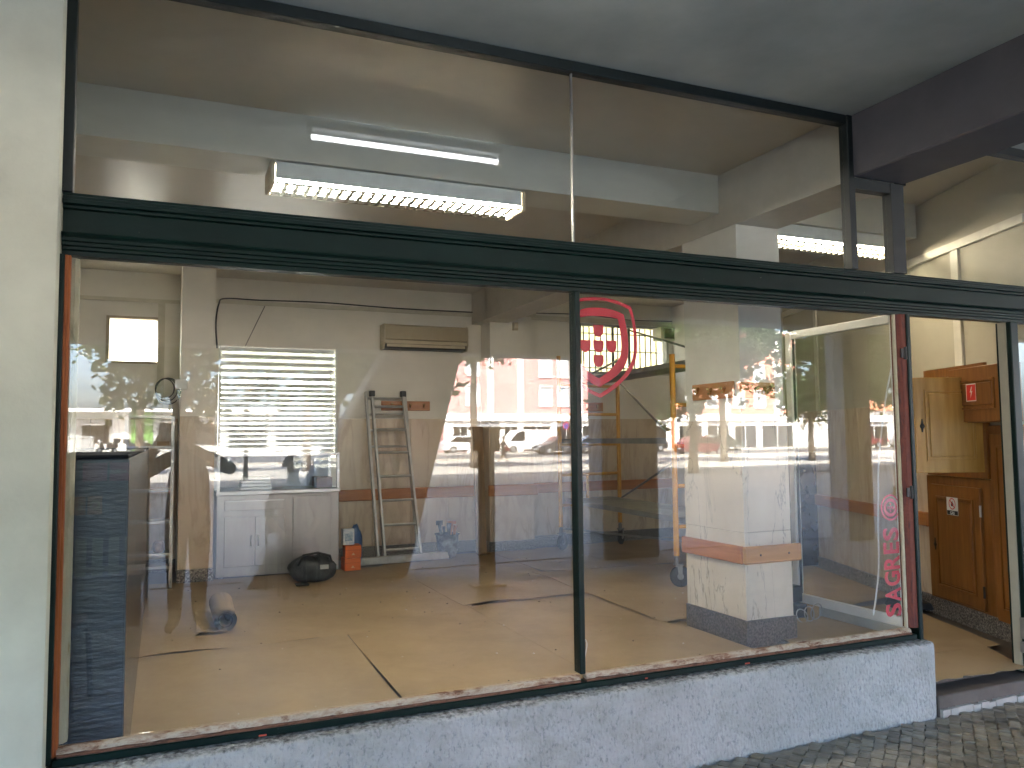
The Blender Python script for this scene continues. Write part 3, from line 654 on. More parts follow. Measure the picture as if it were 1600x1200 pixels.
# ---------------------------------------------------------------- ceiling lamps
def louvre_lamp(label, x0, x1, y0, y1, z0, z1, group, tube=None):
    t = thing('ceiling_lamp', label, 'ceiling lamp', ((x0 + x1) / 2, (y0 + y1) / 2, z1), group)
    h = MB().box(x0, y0, z1 - .012, x1, y1, z1).box(x0, y0, z0 + .027, x1, y0 + .004, z1 - .0125).box(x0, y1 - .004, z0 + .027, x1, y1, z1 - .0125); h.obj('housing', LAMPB, t)
    for xa, xb in ((x0 - .03, x0 - .0005), (x1 + .0005, x1 + .03)):
        MB().box(xa, y0 - .002, z0 - .004, xb, y1 + .002, z1).obj('end_cap', LAMPE, t, bevel=.008)
    ym = (y0 + y1) / 2; dep = .016
    MB().prism([(ym - .012, z0), (ym + .012, z0), (ym + .003, z0 + dep), (ym - .003, z0 + dep)], x0 + .001, x1 - .001, 'x').obj('louvre_spine', LOUV, t)
    for ya, yb, sgn in ((y0 + .0045, y0 + .02, 1), (y1 - .0045, y1 - .02, -1)):
        MB().prism([(ya, z0), (yb, z0), (ya, z0 + .008)], x0 + .001, x1 - .001, 'x').obj('reflector', LOUV, t)
    n = 24; step = (x1 - x0) / n
    bl = {}
    for k in range(1, n):
        x = x0 + k * step
        for row, (ya, yb) in enumerate(((y0 + .008, ym - .009), (ym + .009, y1 - .008))):
            if row not in bl:
                bl[row] = MB().prism([(-.012, 0), (.012, 0), (.0015, dep - .004), (-.0015, dep - .004)], ya - (y0 + y1) / 2, yb - (y0 + y1) / 2, 'y').mesh('louvre_blade', [LOUV])
            share('louvre_blade', bl[row], t, (x - (x0 + x1) / 2, 0, z0 + .001 - z1))
    for yy in ((y0 + ym) / 2, (y1 + ym) / 2):
        MB().tube([(x0 + .01, yy, z0 + .034), (x1 - .01, yy, z0 + .034)], .013, 10).obj('tube', tube or TUBE, t, smooth=True)
    return t
louvre_lamp('louvred fluorescent lamp with white body under the long ceiling beam', .555, 2.06, 1.30, 1.56, 2.945, 3.068, 'louvred lamps under the beam')
louvre_lamp('louvred fluorescent lamp right of the pillar against the angled wall', 4.06, 5.40, 1.30, 1.56, 2.945, 3.068, 'louvred lamps under the beam', TUBE2)
t = thing('batten_lamp', 'bare fluorescent batten lamp under the arcade ceiling, seen mirrored in the upper glass', 'lamp', (1.25, -1.15, 3.2))
B(.70, -1.175, 3.225, 1.86, -1.125, 3.268).obj('body', mat('batten_grey', (.25, .25, .25), rough=.6), t); MB().tube([(.725, -1.15, 3.18), (1.835, -1.15, 3.18)], .0135, 12).obj('tube', TUBE_W, t, smooth=True)
for x in (.70, 1.838): B(x, -1.17, 3.155, x + .022, -1.13, 3.224).obj('socket', WHITEP, t)
# ---------------------------------------------------------------- back openings, yard
wn = thing('small_window', 'small high window with frosted glass in the back left wall', 'window', (-.3, 6.35, 2.35))
for a in ((-.575, 6.26, 2.35, -.545, 6.40, 2.86), (-.07, 6.26, 2.35, -.04, 6.40, 2.86), (-.5445, 6.26, 2.35, -.0705, 6.40, 2.375), (-.5445, 6.26, 2.835, -.0705, 6.40, 2.86)):
    B(*a).obj('frame', mat('old_painted_frame', (.45, .38, .27), (.3, .24, .16), rough=.7, scale=9), wn)
mf, tf, bf = nodes_of('frosted_glass'); tf.nodes.remove(bf)
d1 = tf.nodes.new('ShaderNodeBsdfTranslucent'); d1.inputs[0].default_value = (.85, .87, .86, 1); d2 = tf.nodes.new('ShaderNodeBsdfDiffuse'); d2.inputs[0].default_value = (.8, .8, .8, 1)
mxf = tf.nodes.new('ShaderNodeMixShader'); mxf.inputs[0].default_value = .35; tf.links.new(d1.outputs[0], mxf.inputs[1]); tf.links.new(d2.outputs[0], mxf.inputs[2]); tf.links.new(mxf.outputs[0], tf.nodes['Material Output'].inputs[0])
B(-.5445, 6.32, 2.3755, -.0705, 6.326, 2.8345).obj('glass_pane', mf, wn)
# hatch with roller shutter
sh = thing('roller_shutter', 'slatted white roller shutter half open over the steel counter', 'shutter', (1.22, 6.3, 1.33))
SHW = mat('shutter_slat_white', (.70, .71, .70), (.6, .61, .60), rough=.45, scale=5)
sl_me = MB().prism([(-.004, -.024), (.010, -.008), (.012, .012), (.004, .024), (.008, .010), (.006, -.008), (-.008, -.022)], -.64, .64, 'x').mesh('slat', [SHW])
z = 2.55; k = 0
while z > 1.36:
    share('slat', sl_me, sh, (0, .03, z - 1.33), (R(rnd.uniform(-4, 4)), 0, R(rnd.uniform(-.12, .12)))); k += 1; z -= .082 if z > 2.2 else .058
for x in (.563, 1.877): B(min(x, 1.222 + (x - 1.22) * .965), 6.24, 1.30, max(x, 1.222 + (x - 1.22) * .965), 6.31, 2.574).obj('guide_rail', WHITEALU, sh)
kr = tag(MB().box(.3, 7.7, 0, 2.2, 7.8, .95).box(.3, 7.7, 2.42, 2.2, 7.8, 2.9).box(.3, 6.56, 0, .4, 7.7, 3).box(2.1, 6.56, 0, 2.2, 7.7, 3).box(.3, 6.56, 2.9, 2.2, 7.8, 3).box(.3, 6.56, .9, 2.2, 7.7, 1.0).obj('kitchen_wall', mat('kitchen_paint', (.7, .7, .67), rough=.6)), 'dim kitchen behind the hatch', 'wall', kind='structure')
tag(MB().box(2.6, 9.4, 0, 12, 9.6, 8.5).obj('yard_wall', mat('cream_yard_render', (.52, .47, .34), (.46, .41, .29), rough=.85, scale=1.4, bs=.1, bscale=20)), 'cream rendered wall of the back yard', 'wall', kind='structure')
kw = thing('added_daylight_window', 'frosted kitchen window added to send daylight in through the hatch', 'window', (1.25, 7.75, .95))  # added diffusing pane, brightens the back of the room through the hatch
B(.402, 7.74, .952, 2.098, 7.746, 2.418).obj('glass_pane', mf, kw)
for x in (.402, 1.23, 2.058): B(x, 7.70, .952, x + .04, 7.739, 2.418).obj('frame', WHITEALU, kw)
bwn = thing('barred_window', 'wide high window with iron security bars at the back right', 'window', (5.84, 6.4, 2.37))
for a in ((5.13, 6.27, 2.37, 6.55, 6.36, 2.40), (5.13, 6.27, 3.02, 6.55, 6.36, 3.05), (5.13, 6.27, 2.4005, 5.16, 6.36, 3.0195), (6.52, 6.27, 2.4005, 6.55, 6.36, 3.0195)):
    B(*a).obj('frame', mat('grey_frame', (.42, .42, .38), rough=.6), bwn)
B(5.1605, 6.345, 2.4005, 6.5195, 6.35, 3.0195).obj('glass_pane', GLASS_IN, bwn)
br = MB().tube([(0, 0, 0), (0, 0, .70)], .0115, 6).mesh('bar', [IRON])
for i in range(15): share('bar', br, bwn, (5.20 + i * .0905 - 5.84, .06, .0))
hb = MB().tube([(-.72, 0, 0), (.72, 0, 0)], .009, 6).mesh('cross_bar', [IRON])
for z in (.10, .34, .58): share('cross_bar', hb, bwn, (0, .078, z))
for x in (5.66, 5.92): B(x, 6.30, 2.4005, x + .022, 6.34, 3.0195).obj('sash_bar', IRON, bwn)

# ---------------------------------------------------------------- steel counter
ct = thing('steel_cabinet', 'stainless steel counter cabinet with drawer and doors below the shutter', 'cabinet', (1.12, 5.8, ZF))
X0, X1, Y = .51, 1.74, 5.43
MB().box(X0, Y, .135, X1, 6.2, .955).obj('body', STEEL2, ct, bevel=.004)
B(X0 - .01, Y - .03, .956, X1 + .01, 6.22, 1.0).obj('worktop', STEEL, ct, bevel=.006)
def framed(a, b_, c, d, nm): return B(a, Y - .012, c, b_, Y - .0005, d).obj(nm, STEEL2, ct, bevel=.003)
framed(.585, 1.175, .80, .905, 'drawer'); framed(.585, .878, .235, .735, 'door'); framed(.884, 1.175, .235, .735, 'door'); framed(1.26, 1.66, .235, .925, 'side_panel')
for x in (.845, .917): MB().tube([(x, Y - .013, .44), (x, Y - .035, .45), (x, Y - .035, .53), (x, Y - .013, .54)], .006, 8).obj('handle', STEEL, ct, smooth=True)
B(.59, Y - .022, .89, 1.17, Y - .0125, .90).obj('drawer_pull', STEEL, ct)
for x in (X0 + .05, X1 - .05):
    for yy in (Y + .05, 6.1): MB().tube([(x, yy, ZF), (x, yy, .1345)], .02, 8).obj('foot', STEEL, ct)
dsp = thing('glass_display', 'low steel framed glass display standing on the steel cabinet', 'display case', (1.12, 5.6, 1.0))
for x in (X0, X1 - .028): B(x, Y - .02, 1.0005, x + .028, Y + .01, 1.345).obj('post', STEEL, dsp); B(x, 5.9, 1.0005, x + .028, 5.93, 1.345).obj('post', STEEL, dsp)
B(X0, Y - .022, 1.3455, X1, 5.93, 1.375).obj('top', STEEL, dsp, bevel=.004)
B(X0 + .0285, Y - .012, 1.005, X1 - .0285, Y - .006, 1.345).obj('glass_pane', GLASS_IN, dsp)
B(X0 + .0285, 5.90, 1.005, X1 - .0285, 5.91, 1.345).obj('back_panel', mat('grey_blue_panel', (.30, .34, .40), (.22, .25, .30), rough=.3, scale=3), dsp)
bx = thing('steel_tray', 'stack of steel trays inside the glass display', 'tray', (.86, 5.6, 1.0))
for k in range(4): MB().box(.74 + .01 * k, 5.5, 1.002 + k * .034, 1.06 - .008 * k, 5.8, 1.030 + k * .034).obj('tray', STEEL, bx, bevel=.005)
tag(B(1.52, 5.55, 1.001, 1.69, 5.8, 1.11).obj('cardboard_box', mat('dark_red_card', (.16, .035, .03), rough=.6), bevel=.004), 'small dark red box at the right in the glass display', 'box')
# steel shelf unit left of the column
su = thing('shelf_unit', 'tall steel framed shelf unit left of the corner column', 'shelf unit', (-.05, 5.25, ZF))
for x in (.075, -.33):
    for yy in (5.12, 5.34): B(x, yy, ZF, x + .028, yy + .028, 1.75).obj('post', ALU, su)
for z in (.31, .43, .735, 1.03, 1.445, 1.735): B(-.302, 5.12, z, .0745, 5.368, z + .022).obj('shelf', ALU, su)
tag(MB().lathe([(.04, 0), (.055, .03), (.05, .09), (.03, .11)], (-.02, 5.22, .453), 12).obj('bundled_rag', mat('brown_rag', (.24, .13, .07), (.12, .06, .03), rough=.9, scale=20), smooth=True), 'brown bundled rag on the lowest shelf of the shelf unit', 'rag')
tag(B(-.05, 5.16, 1.468, .06, 5.32, 1.51).obj('wooden_box', mat('box_wood', (.38, .25, .12), rough=.7)), 'flat wooden box on the upper shelf of the shelf unit', 'box')
# dark bar counter along the left
bc = thing('bar_counter', 'tall dark glossy counter unit behind the left end of the pane', 'counter', (-.6, 2.8, ZF))
NAVY = mat('dark_counter_laminate', (.050, .060, .078), (.030, .037, .050), rough=.12, scale=5, spec=1.0, bs=.5, bscale=9, bdist=.012, stretch=(1, 1, 5))
B(-1.1, .12, ZF, -.115, 5.0, 1.44).obj('body', NAVY, bc, bevel=.004); B(-1.1, .12, 1.4405, -.115, 5.0, 1.455).obj('top', mat('dark_counter_top', (.012, .014, .018), rough=.7, spec=.1), bc, bevel=.006)

# ---------------------------------------------------------------- wall fittings
ac = thing('air_conditioner', 'aged beige split air conditioner high on the back wall', 'air conditioner', (2.92, 6.2, 2.6))
MB().prism([(6.279, 2.885), (6.08, 2.885), (6.065, 2.86), (6.06, 2.705), (6.075, 2.70), (6.279, 2.70)], 2.41, 3.44, 'x').obj('body', ACM, ac, bevel=.004)
MB().prism([(6.279, 2.696), (6.07, 2.696), (6.065, 2.655), (6.279, 2.655)], 2.405, 3.445, 'x').obj('lower_body', ACM2, ac)
MB().prism([(6.279, 2.652), (6.085, 2.652), (6.12, 2.60), (6.279, 2.595)], 2.41, 3.44, 'x').obj('outlet', BLACK, ac)
MB().box(2.43, 6.068, 2.615, 3.42, 6.080, 2.648).obj('louvre_flap', ACM2, ac)
for x in (2.395, 3.441): MB().prism([(6.279, 2.89), (6.075, 2.89), (6.055, 2.86), (6.055, 2.66), (6.10, 2.59), (6.279, 2.59)], x, x + .014, 'x').obj('side_cap', ACM2, ac)
def hook_board(label, T, w_, h_, xs):
    t = thing('hook_board', label, 'coat rack', tuple(T.to_translation()), 'wooden boards with brass hooks')
    b_ = MB().box(-w_ / 2, -.022, 0, w_ / 2, 0, h_, T=T); b_.obj('board', RAILW if 'honey' not in label else RAILP, t, bevel=.004)
    for i, x in enumerate(xs):
        z = h_ * (.62 if i % 3 else .72)
        MB().tube([T @ Vector(p) for p in ((x, -.0225, z), (x, -.05, z - .01), (x, -.06, z + .005))], [.012, .007, .012], 8).tube([T @ Vector(p) for p in ((x, -.024, z), (x, -.035, z - .035), (x, -.055, z - .03))], [.009, .006, .008], 8).obj('hook', BRASS, t, smooth=True)
    return t
I4 = Matrix.Identity(4)
hook_board('brown hook board on the back wall behind the ladder top', Matrix.Translation((2.715, 6.278, 1.857)), .61, .115, (-.18, .05, .22))
hook_board('brown hook board on the back wall left of the scaffold frame', Matrix.Translation((5.285, 6.278, 1.86)), .36, .118, (-.08, .08))
hook_board('honey coloured hook board on the front of the pillar', Matrix.Translation((3.714, 1.1045, 1.762)), .29, .106, (-.08, -.03, .05, .10))
hook_board('dark hook board on the shaded left side of the pillar', Matrix.Translation((3.5805, 1.39, 1.765)) @ Matrix.Rotation(R(-90), 4, 'Z'), .46, .115, (-.15, 0, .15))
sp = thing('alarm_speaker', 'small cream box speaker with dark grille in the back right corner', 'speaker', (6.39, 6.1, 2.85))
B(6.27, 6.03, 2.84, 6.50, 6.245, 3.02).obj('case', CREAMP, sp, bevel=.006); B(6.32, 6.018, 2.86, 6.475, 6.0295, 3.0).obj('grille', mat('brown_grille', (.10, .06, .035), rough=.7), sp)
tag(MB().box(4.015, 5.93, 2.86, 4.075, 5.974, 2.96).prism([(5.93, 2.87), (5.915, 2.89), (5.915, 2.93), (5.93, 2.95)], 4.02, 4.07, 'x').obj('motion_detector', ACM2), 'tiny cream motion detector high on the pilaster', 'detector')
jb = thing('junction_box', 'white junction box with a coil of black cable on the corner column', 'junction box', (.15, 5.38, 2.08))
B(.10, 5.345, 2.025, .215, 5.39, 2.125).obj('case', WHITEP, jb, bevel=.004)
g = MB()
for k in range(3):
    c_ = Vector((.01 + .015 * k, 5.36, 2.03 - .012 * k)); rr_ = .085 + .014 * k
    g.tube([c_ + Vector((rr_ * math.cos(a), .012 * k, rr_ * 1.15 * math.sin(a))) for a in [2 * math.pi * q / 20 for q in range(21)]], .006, 5, cap=False)
g.obj('cable_coil', BLACK, jb, smooth=True)
def cable(name, label, pts, r, m, cat_='cable'):
    P = [Vector(p) for p in pts]; out = []
    for i in range(len(P) - 1):
        p0 = P[max(i - 1, 0)]; p3 = P[min(i + 2, len(P) - 1)]
        for k in range(6):
            t = k / 6; out.append(.5 * ((2 * P[i]) + (-p0 + P[i + 1]) * t + (2 * p0 - 5 * P[i] + 4 * P[i + 1] - p3) * t * t + (-p0 + 3 * P[i] - 3 * P[i + 1] + p3) * t ** 3))
    out.append(P[-1]); return tag(MB().tube(out, r, 6).obj(name, m, smooth=True), label, cat_)
cable('cable', 'black cable drooping along the cornice strip above the air conditioner', [(.49, 5.39, 2.45), (.475, 5.37, 2.7), (.50, 5.375, 2.9), (.60, 5.9, 3.05), (1.0, 6.24, 3.11), (1.7, 6.24, 3.125), (2.6, 6.24, 3.105), (3.70, 6.24, 3.11)], .008, BLACK)
cable('cable', 'thin grey cable slanting down the wall above the shutter', [(1.05, 6.27, 3.05), (.96, 6.27, 2.85), (.84, 6.265, 2.58)], .005, ZINC)
cable('cable', 'thin dark cable along the cornice over the barred window', [(4.3, 6.24, 3.14), (5.2, 6.23, 3.16), (5.9, 6.24, 3.125), (6.6, 6.24, 3.14)], .006, BLACK)
cable('cable', 'white cable hanging down inside the right pane', [(3.90, .13, 1.95), (3.82, .13, 1.7), (3.762, .14, 1.36), (3.757, .15, 1.15), (3.745, .15, .95), (3.737, .15, .75), (3.705, .15, .58), (3.68, .15, .49)], .0045, WHITEP)
cable('cable', 'white cable standing loose beside the green mullion', [(1.77, .02, .452), (1.775, .02, .50), (1.79, .025, .56), (1.785, .03, .585)], .0025, WHITEP)

# ---------------------------------------------------------------- ladder, bucket, boxes, bag, roll, plank
ld = thing('ladder', 'aluminium double ladder leaning against the back wall', 'ladder', (2.5, 5.8, ZF))
def lp(x, t, o=0.0): return Vector((x, 5.70 + .48 * t + o, ZF + 1.92 * t))
for (xb, xt, o) in ((2.315, 2.275, 0), (2.735, 2.655, 0), (2.25, 2.215, .05), (2.715, 2.69, .05)):
    a, b_ = lp(xb, .0, o), lp(xt, 1.0 if o == 0 else 1.02, o)
    m = MB(); d = Vector((.014, 0, 0)); e = Vector((0, -.03, .008))
    m.add([a - d - e, a + d - e, a + d + e, a - d + e, b_ - d - e, b_ + d - e, b_ + d + e, b_ - d + e], [(3, 2, 1, 0), (4, 5, 6, 7), (0, 1, 5, 4), (1, 2, 6, 5), (2, 3, 7, 6), (3, 0, 4, 7)])
    m.obj('stile', ALU, ld, bevel=.003)
for i in range(7):
    t = .075 + i * .142
    x0, x1 = 2.315 - .04 * t, 2.735 - .08 * t
    a, b_ = lp(x0 + .014, t), lp(x1 - .014, t); MB().tube([a, b_], .015, 8).obj('rung', ALU, ld)
for i in range(4):
    t = .68 + i * .1; a, b_ = lp(2.25 - .03 * t, t, .05), lp(2.715 - .025 * t, t, .05); MB().tube([a, b_], .013, 8).obj('rung', ALU, ld)
for xt in (2.275, 2.655): B(xt - .03, 6.14, 2.02, xt + .03, 6.22, 2.09).obj('top_hook', BLACK, ld, bevel=.006)
B(1.98, 5.60, ZF + .012, 3.05, 5.66, ZF + .095, T=Matrix.Translation((2.5, 5.63, 0)) @ Matrix.Rotation(R(4), 4, 'Z') @ Matrix.Translation((-2.5, -5.63, 0))).obj('stabiliser_bar', ALU, ld, bevel=.006)
bk = thing('bucket', 'plaster stained black rubber bucket full of tools', 'bucket', (3.06, 5.74, ZF + .02))
MB().lathe([(.10, .02), (.135, .27), (.15, .29), (.135, .285), (.095, .06)], (3.06, 5.74, ZF), 18).obj('tub', BUCKM, bk, smooth=40)
bl_t = [('trowel', 'dirty trowel sticking out of the bucket at the left', (-.09, -.03), (-.5, 0), .018), ('chisel', 'dark chisel standing upright in the bucket', (-.03, .03), (-.15, .1), .014), ('hammer', 'hammer with brown wooden handle in the bucket', (.03, -.04), (.25, -.1), .016), ('float_handle', 'pale wooden float handle at the right of the bucket', (.09, .0), (.6, 0), .02), ('brush', 'thick dark brush in the middle of the bucket', (0, -.05), (.02, -.25), .024)]
for nm, lb, (dx, dy), (tx, ty), r_ in bl_t:
    b0 = Vector((3.06 + dx * .8, 5.74 + dy, ZF + .20)); L_ = rnd.uniform(.16, .22); b1 = b0 + Vector((tx * .3, ty * .3, 1)).normalized() * L_
    m = MB().tube([b0, b0.lerp(b1, .5), b1], [r_ * .7, r_ * .8, r_ * 1.3], 8)
    if nm == 'hammer': m.box(b1.x - .05, b1.y - .015, b1.z - .01, b1.x + .05, b1.y + .015, b1.z + .025)
    if nm == 'trowel': m.box(b1.x - .04, b1.y - .006, b1.z - .02, b1.x + .04, b1.y + .006, b1.z + .03)
    tag(m.obj(nm, RAILW if 'wood' in lb else BUCKM, smooth=40), lb, 'tool')
for k, lb in enumerate(('lower of the two orange cartons stacked by the steel cabinet', 'upper of the two orange cartons, under the printed box')):
    c_ = thing('orange_carton', lb, 'box', (1.86, 5.38, ZF + .012 + k * .132), 'orange cartons by the cabinet')
    T = Matrix.Translation((1.86 + .012 * k, 5.38, ZF + .012 + k * .1325)) @ Matrix.Rotation(R(2 - 5 * k), 4, 'Z')
    MB().box(-.085, -.08, 0, .085, .1, .128, T=T).obj('carton', ORANGE, c_, bevel=.003)
    MB().box(-.086, -.0815, .078, .086, -.0805, .082, T=T).obj('lid_edge', mat('orange_dark', (.5, .09, .01), rough=.6), c_)
    MB().add([T @ Vector(p) for p in ((-.02, -.0815, .03), (.02, -.0815, .03), (0, -.0815, .055))], [(0, 1, 2)]).obj('print_mark', mat('print_cream', (.8, .55, .3), rough=.6), c_)
pb = thing('printed_box', 'white and blue printed box on the orange cartons', 'box', (1.83, 5.36, .40))
B(1.765, 5.33, .3985, 1.885, 5.42, .565).obj('carton', PRINT, pb, bevel=.002)
B(1.785, 5.3285, .44, 1.865, 5.3295, .52).obj('picture', mat('blue_print', (.16, .28, .42), (.5, .58, .65), rough=.5, scale=30), pb)
def sack(c, rx, ry, h, sd_, m, nm, lb, cat_, seg=20, col=None):
    mm = MB()
    def fn(u, v):
        a = 2 * math.pi * u; p = math.sin(math.pi * min(.98, v * .9 + .08)) ** .45; zz = h * v
        q = 1 + .22 * noise.noise(Vector((math.cos(a) * 1.7 + sd_, math.sin(a) * 1.7, v * 3)))
        return (c[0] + rx * p * q * math.cos(a), c[1] + ry * p * q * math.sin(a), c[2] + zz * (1 + .2 * noise.noise(Vector((math.cos(a) * 2, math.sin(a) * 2, sd_ + v)))))
    mm.grid(fn, seg, 8)
    return mm
o = sack((1.95, 5.56, ZF + .01), .075, .06, .44, 3.3, BLUEP, '', '', '').obj('blue_bag', BLUEP, smooth=True); tag(o, 'crumpled blue plastic bag standing behind the orange cartons', 'bag')
bag = thing('tool_bag', 'black nylon tool bag on the paper in front of the steel cabinet', 'bag', (1.37, 4.86, ZF + .02))
sack((1.37, 4.87, ZF + .012), .235, .15, .25, 8.1, BAGM, '', '', '', 28).obj('bag', BAGM, bag, smooth=True)
MB().tube([(1.22, 4.78, .30), (1.26, 4.74, .40), (1.40, 4.73, .42), (1.52, 4.76, .38), (1.55, 4.80, .29)], .012, 6).obj('strap', BLACK, bag, smooth=True)
B(1.18, 4.62, ZF + .012, 1.30, 4.72, ZF + .03).obj('flap', BAGM, bag, bevel=.005); B(1.42, 4.715, .26, 1.50, 4.74, .30).obj('buckle', mat('grey_tag', (.4, .41, .4), rough=.6), bag)
rl = thing('paper_roll', 'roll of brown kraft paper lying on a loose sheet', 'paper roll', (.43, 3.2, ZF + .03))
r_ang = R(3); c0 = Vector((.44, 2.99, ZF + .092)); dirr = Vector((.03, 1, 0)).normalized(); LEN = .74
g = MB()
def spiral(u, v):
    a = u * 2 * math.pi * 4 ; rr_ = .042 + .036 * u; p = c0 + dirr * (LEN * v) + Vector((math.cos(-a) * rr_, 0, math.sin(-a) * rr_))
    return tuple(p)
g.grid(spiral, 110, 1); g.obj('roll', KRAFT, rl, smooth=True, recalc=False)
g = MB()
MB().lathe([(.0785, 0), (.0785, .735), (.076, .735), (.076, 0)], (.44, 2.992, ZF + .092), 28, 'y', cap=False).obj('outer_wrap', KRAFT, rl, smooth=40)
MB().lathe([(.052, .002), (.052, .70), (.046, .70), (.046, .002)], (.44, 2.992, ZF + .092), 24, 'y', cap=False).obj('inner_core', KRAFT_IN, rl, smooth=40)
sheet('short loose paper tail the paper roll lies on', [(.245, 2.965), (.45, 2.94), (.47, 3.72), (.26, 3.74)], (.02, 0, 0, .03))
pk = tag(MB().box(-.065, -.014, 0, .065, .014, 1.52, T=Matrix.Translation((3.51, 5.80, ZF + .02)) @ Matrix.Rotation(R(-5), 4, 'X') @ Matrix.Rotation(R(0.4), 4, 'Y')).obj('wooden_plank', PLANKW, bevel=.002), 'rough brown plank leaning upright against the pilaster', 'plank')
tag(MB().box(3.44, 5.735, ZF + .019, 3.60, 5.785, ZF + .035).obj('wood_offcut', PLANKW, bevel=.002), 'flat wood offcut lying at the foot of the leaning plank', 'offcut')

# ---------------------------------------------------------------- scaffold
sc = thing('scaffold_tower', 'yellow rolling scaffold tower with steel decks behind the mullion', 'scaffold', (4.85, 4.4, ZF))
P1, P2, P3, P4 = Vector((4.49, 5.64, 0)), Vector((5.40, 5.76, 0)), Vector((4.33, 2.98, 0)), Vector((5.22, 3.08, 0))
for p, zt in ((P1, 2.52), (P2, 2.52), (P3, 2.27), (P4, 2.27)):
    MB().tube([(p.x, p.y, .42), (p.x, p.y, zt)], .026, 12).obj('standard', YELLOW, sc, smooth=40)
    MB().tube([(p.x, p.y, .25), (p.x, p.y, .4195)], .017, 10).obj('spindle', ZINC, sc, smooth=40)
for a, b_ in ((P1, P2), (P3, P4)):
    d = (b_ - a).normalized() * .026
    for z in (.68, 1.05, 1.42, 1.80, 2.16): MB().tube([(a + d) + Vector((0, 0, z)), (b_ - d) + Vector((0, 0, z))], .019, 10).obj('ledger', YELLOW, sc, smooth=40)
    q = a.lerp(b_, .45); MB().tube([(q.x, q.y, .70), (q.x, q.y, 1.03)], .019, 10).obj('strut', YELLOW, sc, smooth=40)
for a, za, b_, zb in ((P2, 2.20, P3, 1.47), (P3, 1.30, P2, .72), (P1, .40, P4, .42), (P2, 2.52, P1, 2.1), (P4, 2.2, P2, 2.95)):
    MB().tube([(a.x + .03, a.y - .03, za), (b_.x + .03, b_.y + .03, zb)], .0125, 8).obj('brace', ZINC, sc, smooth=40)
for (xa, xb, z) in ((.04, .44, 1.44), (.30, .74, 2.19), (.12, .52, .70), (.54, .88, .70)):
    a0, a1 = P3.lerp(P4, xa), P3.lerp(P4, xb); b0, b1 = P1.lerp(P2, xa), P1.lerp(P2, xb)
    m = MB()
    for z0, z1 in ((z, z + .055),): m.add([Vector((p.x, p.y + dy, zz)) for zz in (z0, z1) for p, dy in ((a0, -.05), (a1, -.05), (b1, .05), (b0, .05))], [(3, 2, 1, 0), (4, 5, 6, 7), (0, 1, 5, 4), (1, 2, 6, 5), (2, 3, 7, 6), (3, 0, 4, 7)])
    m.obj('deck_board', DECKM, sc, bevel=.004)
for p, a in ((P1, .4), (P2, .7), (P3, -.5), (P4, .2)):
    T = Matrix.Translation((p.x, p.y, ZF + .02)) @ Matrix.Rotation(a, 4, 'Z')
    wl = MB().lathe([(.03, -.018), (.085, -.02), (.095, -.012), (.095, .012), (.085, .02), (.03, .018)], (.03, 0, .095), 20, 'y').xf(T).obj('caster_wheel', RUBBER, sc, smooth=40)
    MB().lathe([(.012, -.026), (.03, -.022), (.03, .022), (.012, .026)], (.03, 0, .095), 12, 'y').xf(T).obj('hub', ZINC, wl, smooth=40)
    MB().box(-.03, -.035, .195, .06, .035, .205).prism([(0.0, .20), (.05, .20), (.045, .08), (.015, .08)], -.034, -.030, 'y').prism([(0.0, .20), (.05, .20), (.045, .08), (.015, .08)], .030, .034, 'y').tube([(0, 0, .2055), (0, 0, .26)], .022, 10).xf(T).obj('fork', ZINC, sc)

# ---------------------------------------------------------------- aluminium doors, right side
gd = thing('glazed_door', 'white aluminium glazed door standing open behind the right pane', 'door', (4.62, 1.2, ZF + .05))
XD = 4.60; ya, yb = .70, 1.76
B(XD - .03, yb - .055, .21, XD + .03, yb, 2.33).obj('stile', WHITEALU, gd, bevel=.003); B(XD - .02, ya, .21, XD + .02, ya + .055, 2.33).obj('stile', WHITEALU, gd, bevel=.003)
B(XD - .0195, ya + .0555, .21, XD + .0195, yb - .0555, .275).obj('rail', WHITEALU, gd, bevel=.003); B(XD - .0195, ya + .0555, 2.27, XD + .0195, yb - .0555, 2.33).obj('rail', WHITEALU, gd, bevel=.003)
B(XD - .004, ya + .05, .27, XD + .004, yb - .05, 2.275).obj('glass_pane', GLASS_IN, gd); B(XD - .0085, yb - .066, .276, XD + .0085, yb - .0565, 2.269).obj('gasket', BLACK, gd)
B(XD - .01, ya, ZF + .022, XD + .01, yb - .25, .2095).obj('kick_panel', mat('pale_grey_panel', (.52, .52, .47), (.44, .44, .40), rough=.5), gd)
fd = thing('folded_door', 'dark glazed door leaf with white aluminium edge folded back beyond the pillar', 'door', (6.15, 3.3, ZF + .03))
A0, A1 = Vector((5.86, 3.30, 0)), Vector((6.38, 3.28, 0)); dd = (A1 - A0); Lf = dd.length; TT = Matrix.Translation(A0) @ Matrix.Rotation(math.atan2(dd.y, dd.x), 4, 'Z')
MB().box(Lf - .075, -.025, .16, Lf, .025, 1.34, T=TT).obj('stile', WHITEALU, fd, bevel=.003); MB().box(0, -.025, .16, .05, .025, 1.34, T=TT).obj('stile', IRON, fd, bevel=.003)
MB().box(.0505, -.008, .16, Lf - .0755, .008, 1.33, T=TT).obj('glass_pane', DARKGLASS, fd)
ad = thing('power_adapter', 'black power adapter with tangled cables on the floor right of the pillar', 'adapter', (4.35, 1.5, ZF + .03))
B(4.36, 1.58, ZF + .12, 4.50, 1.68, ZF + .24).obj('case', BLACK, ad, bevel=.006); B(4.37, 1.50, ZF + .022, 4.47, 1.66, ZF + .1195).obj('lower_case', BLACK, ad, bevel=.006)
g = MB()
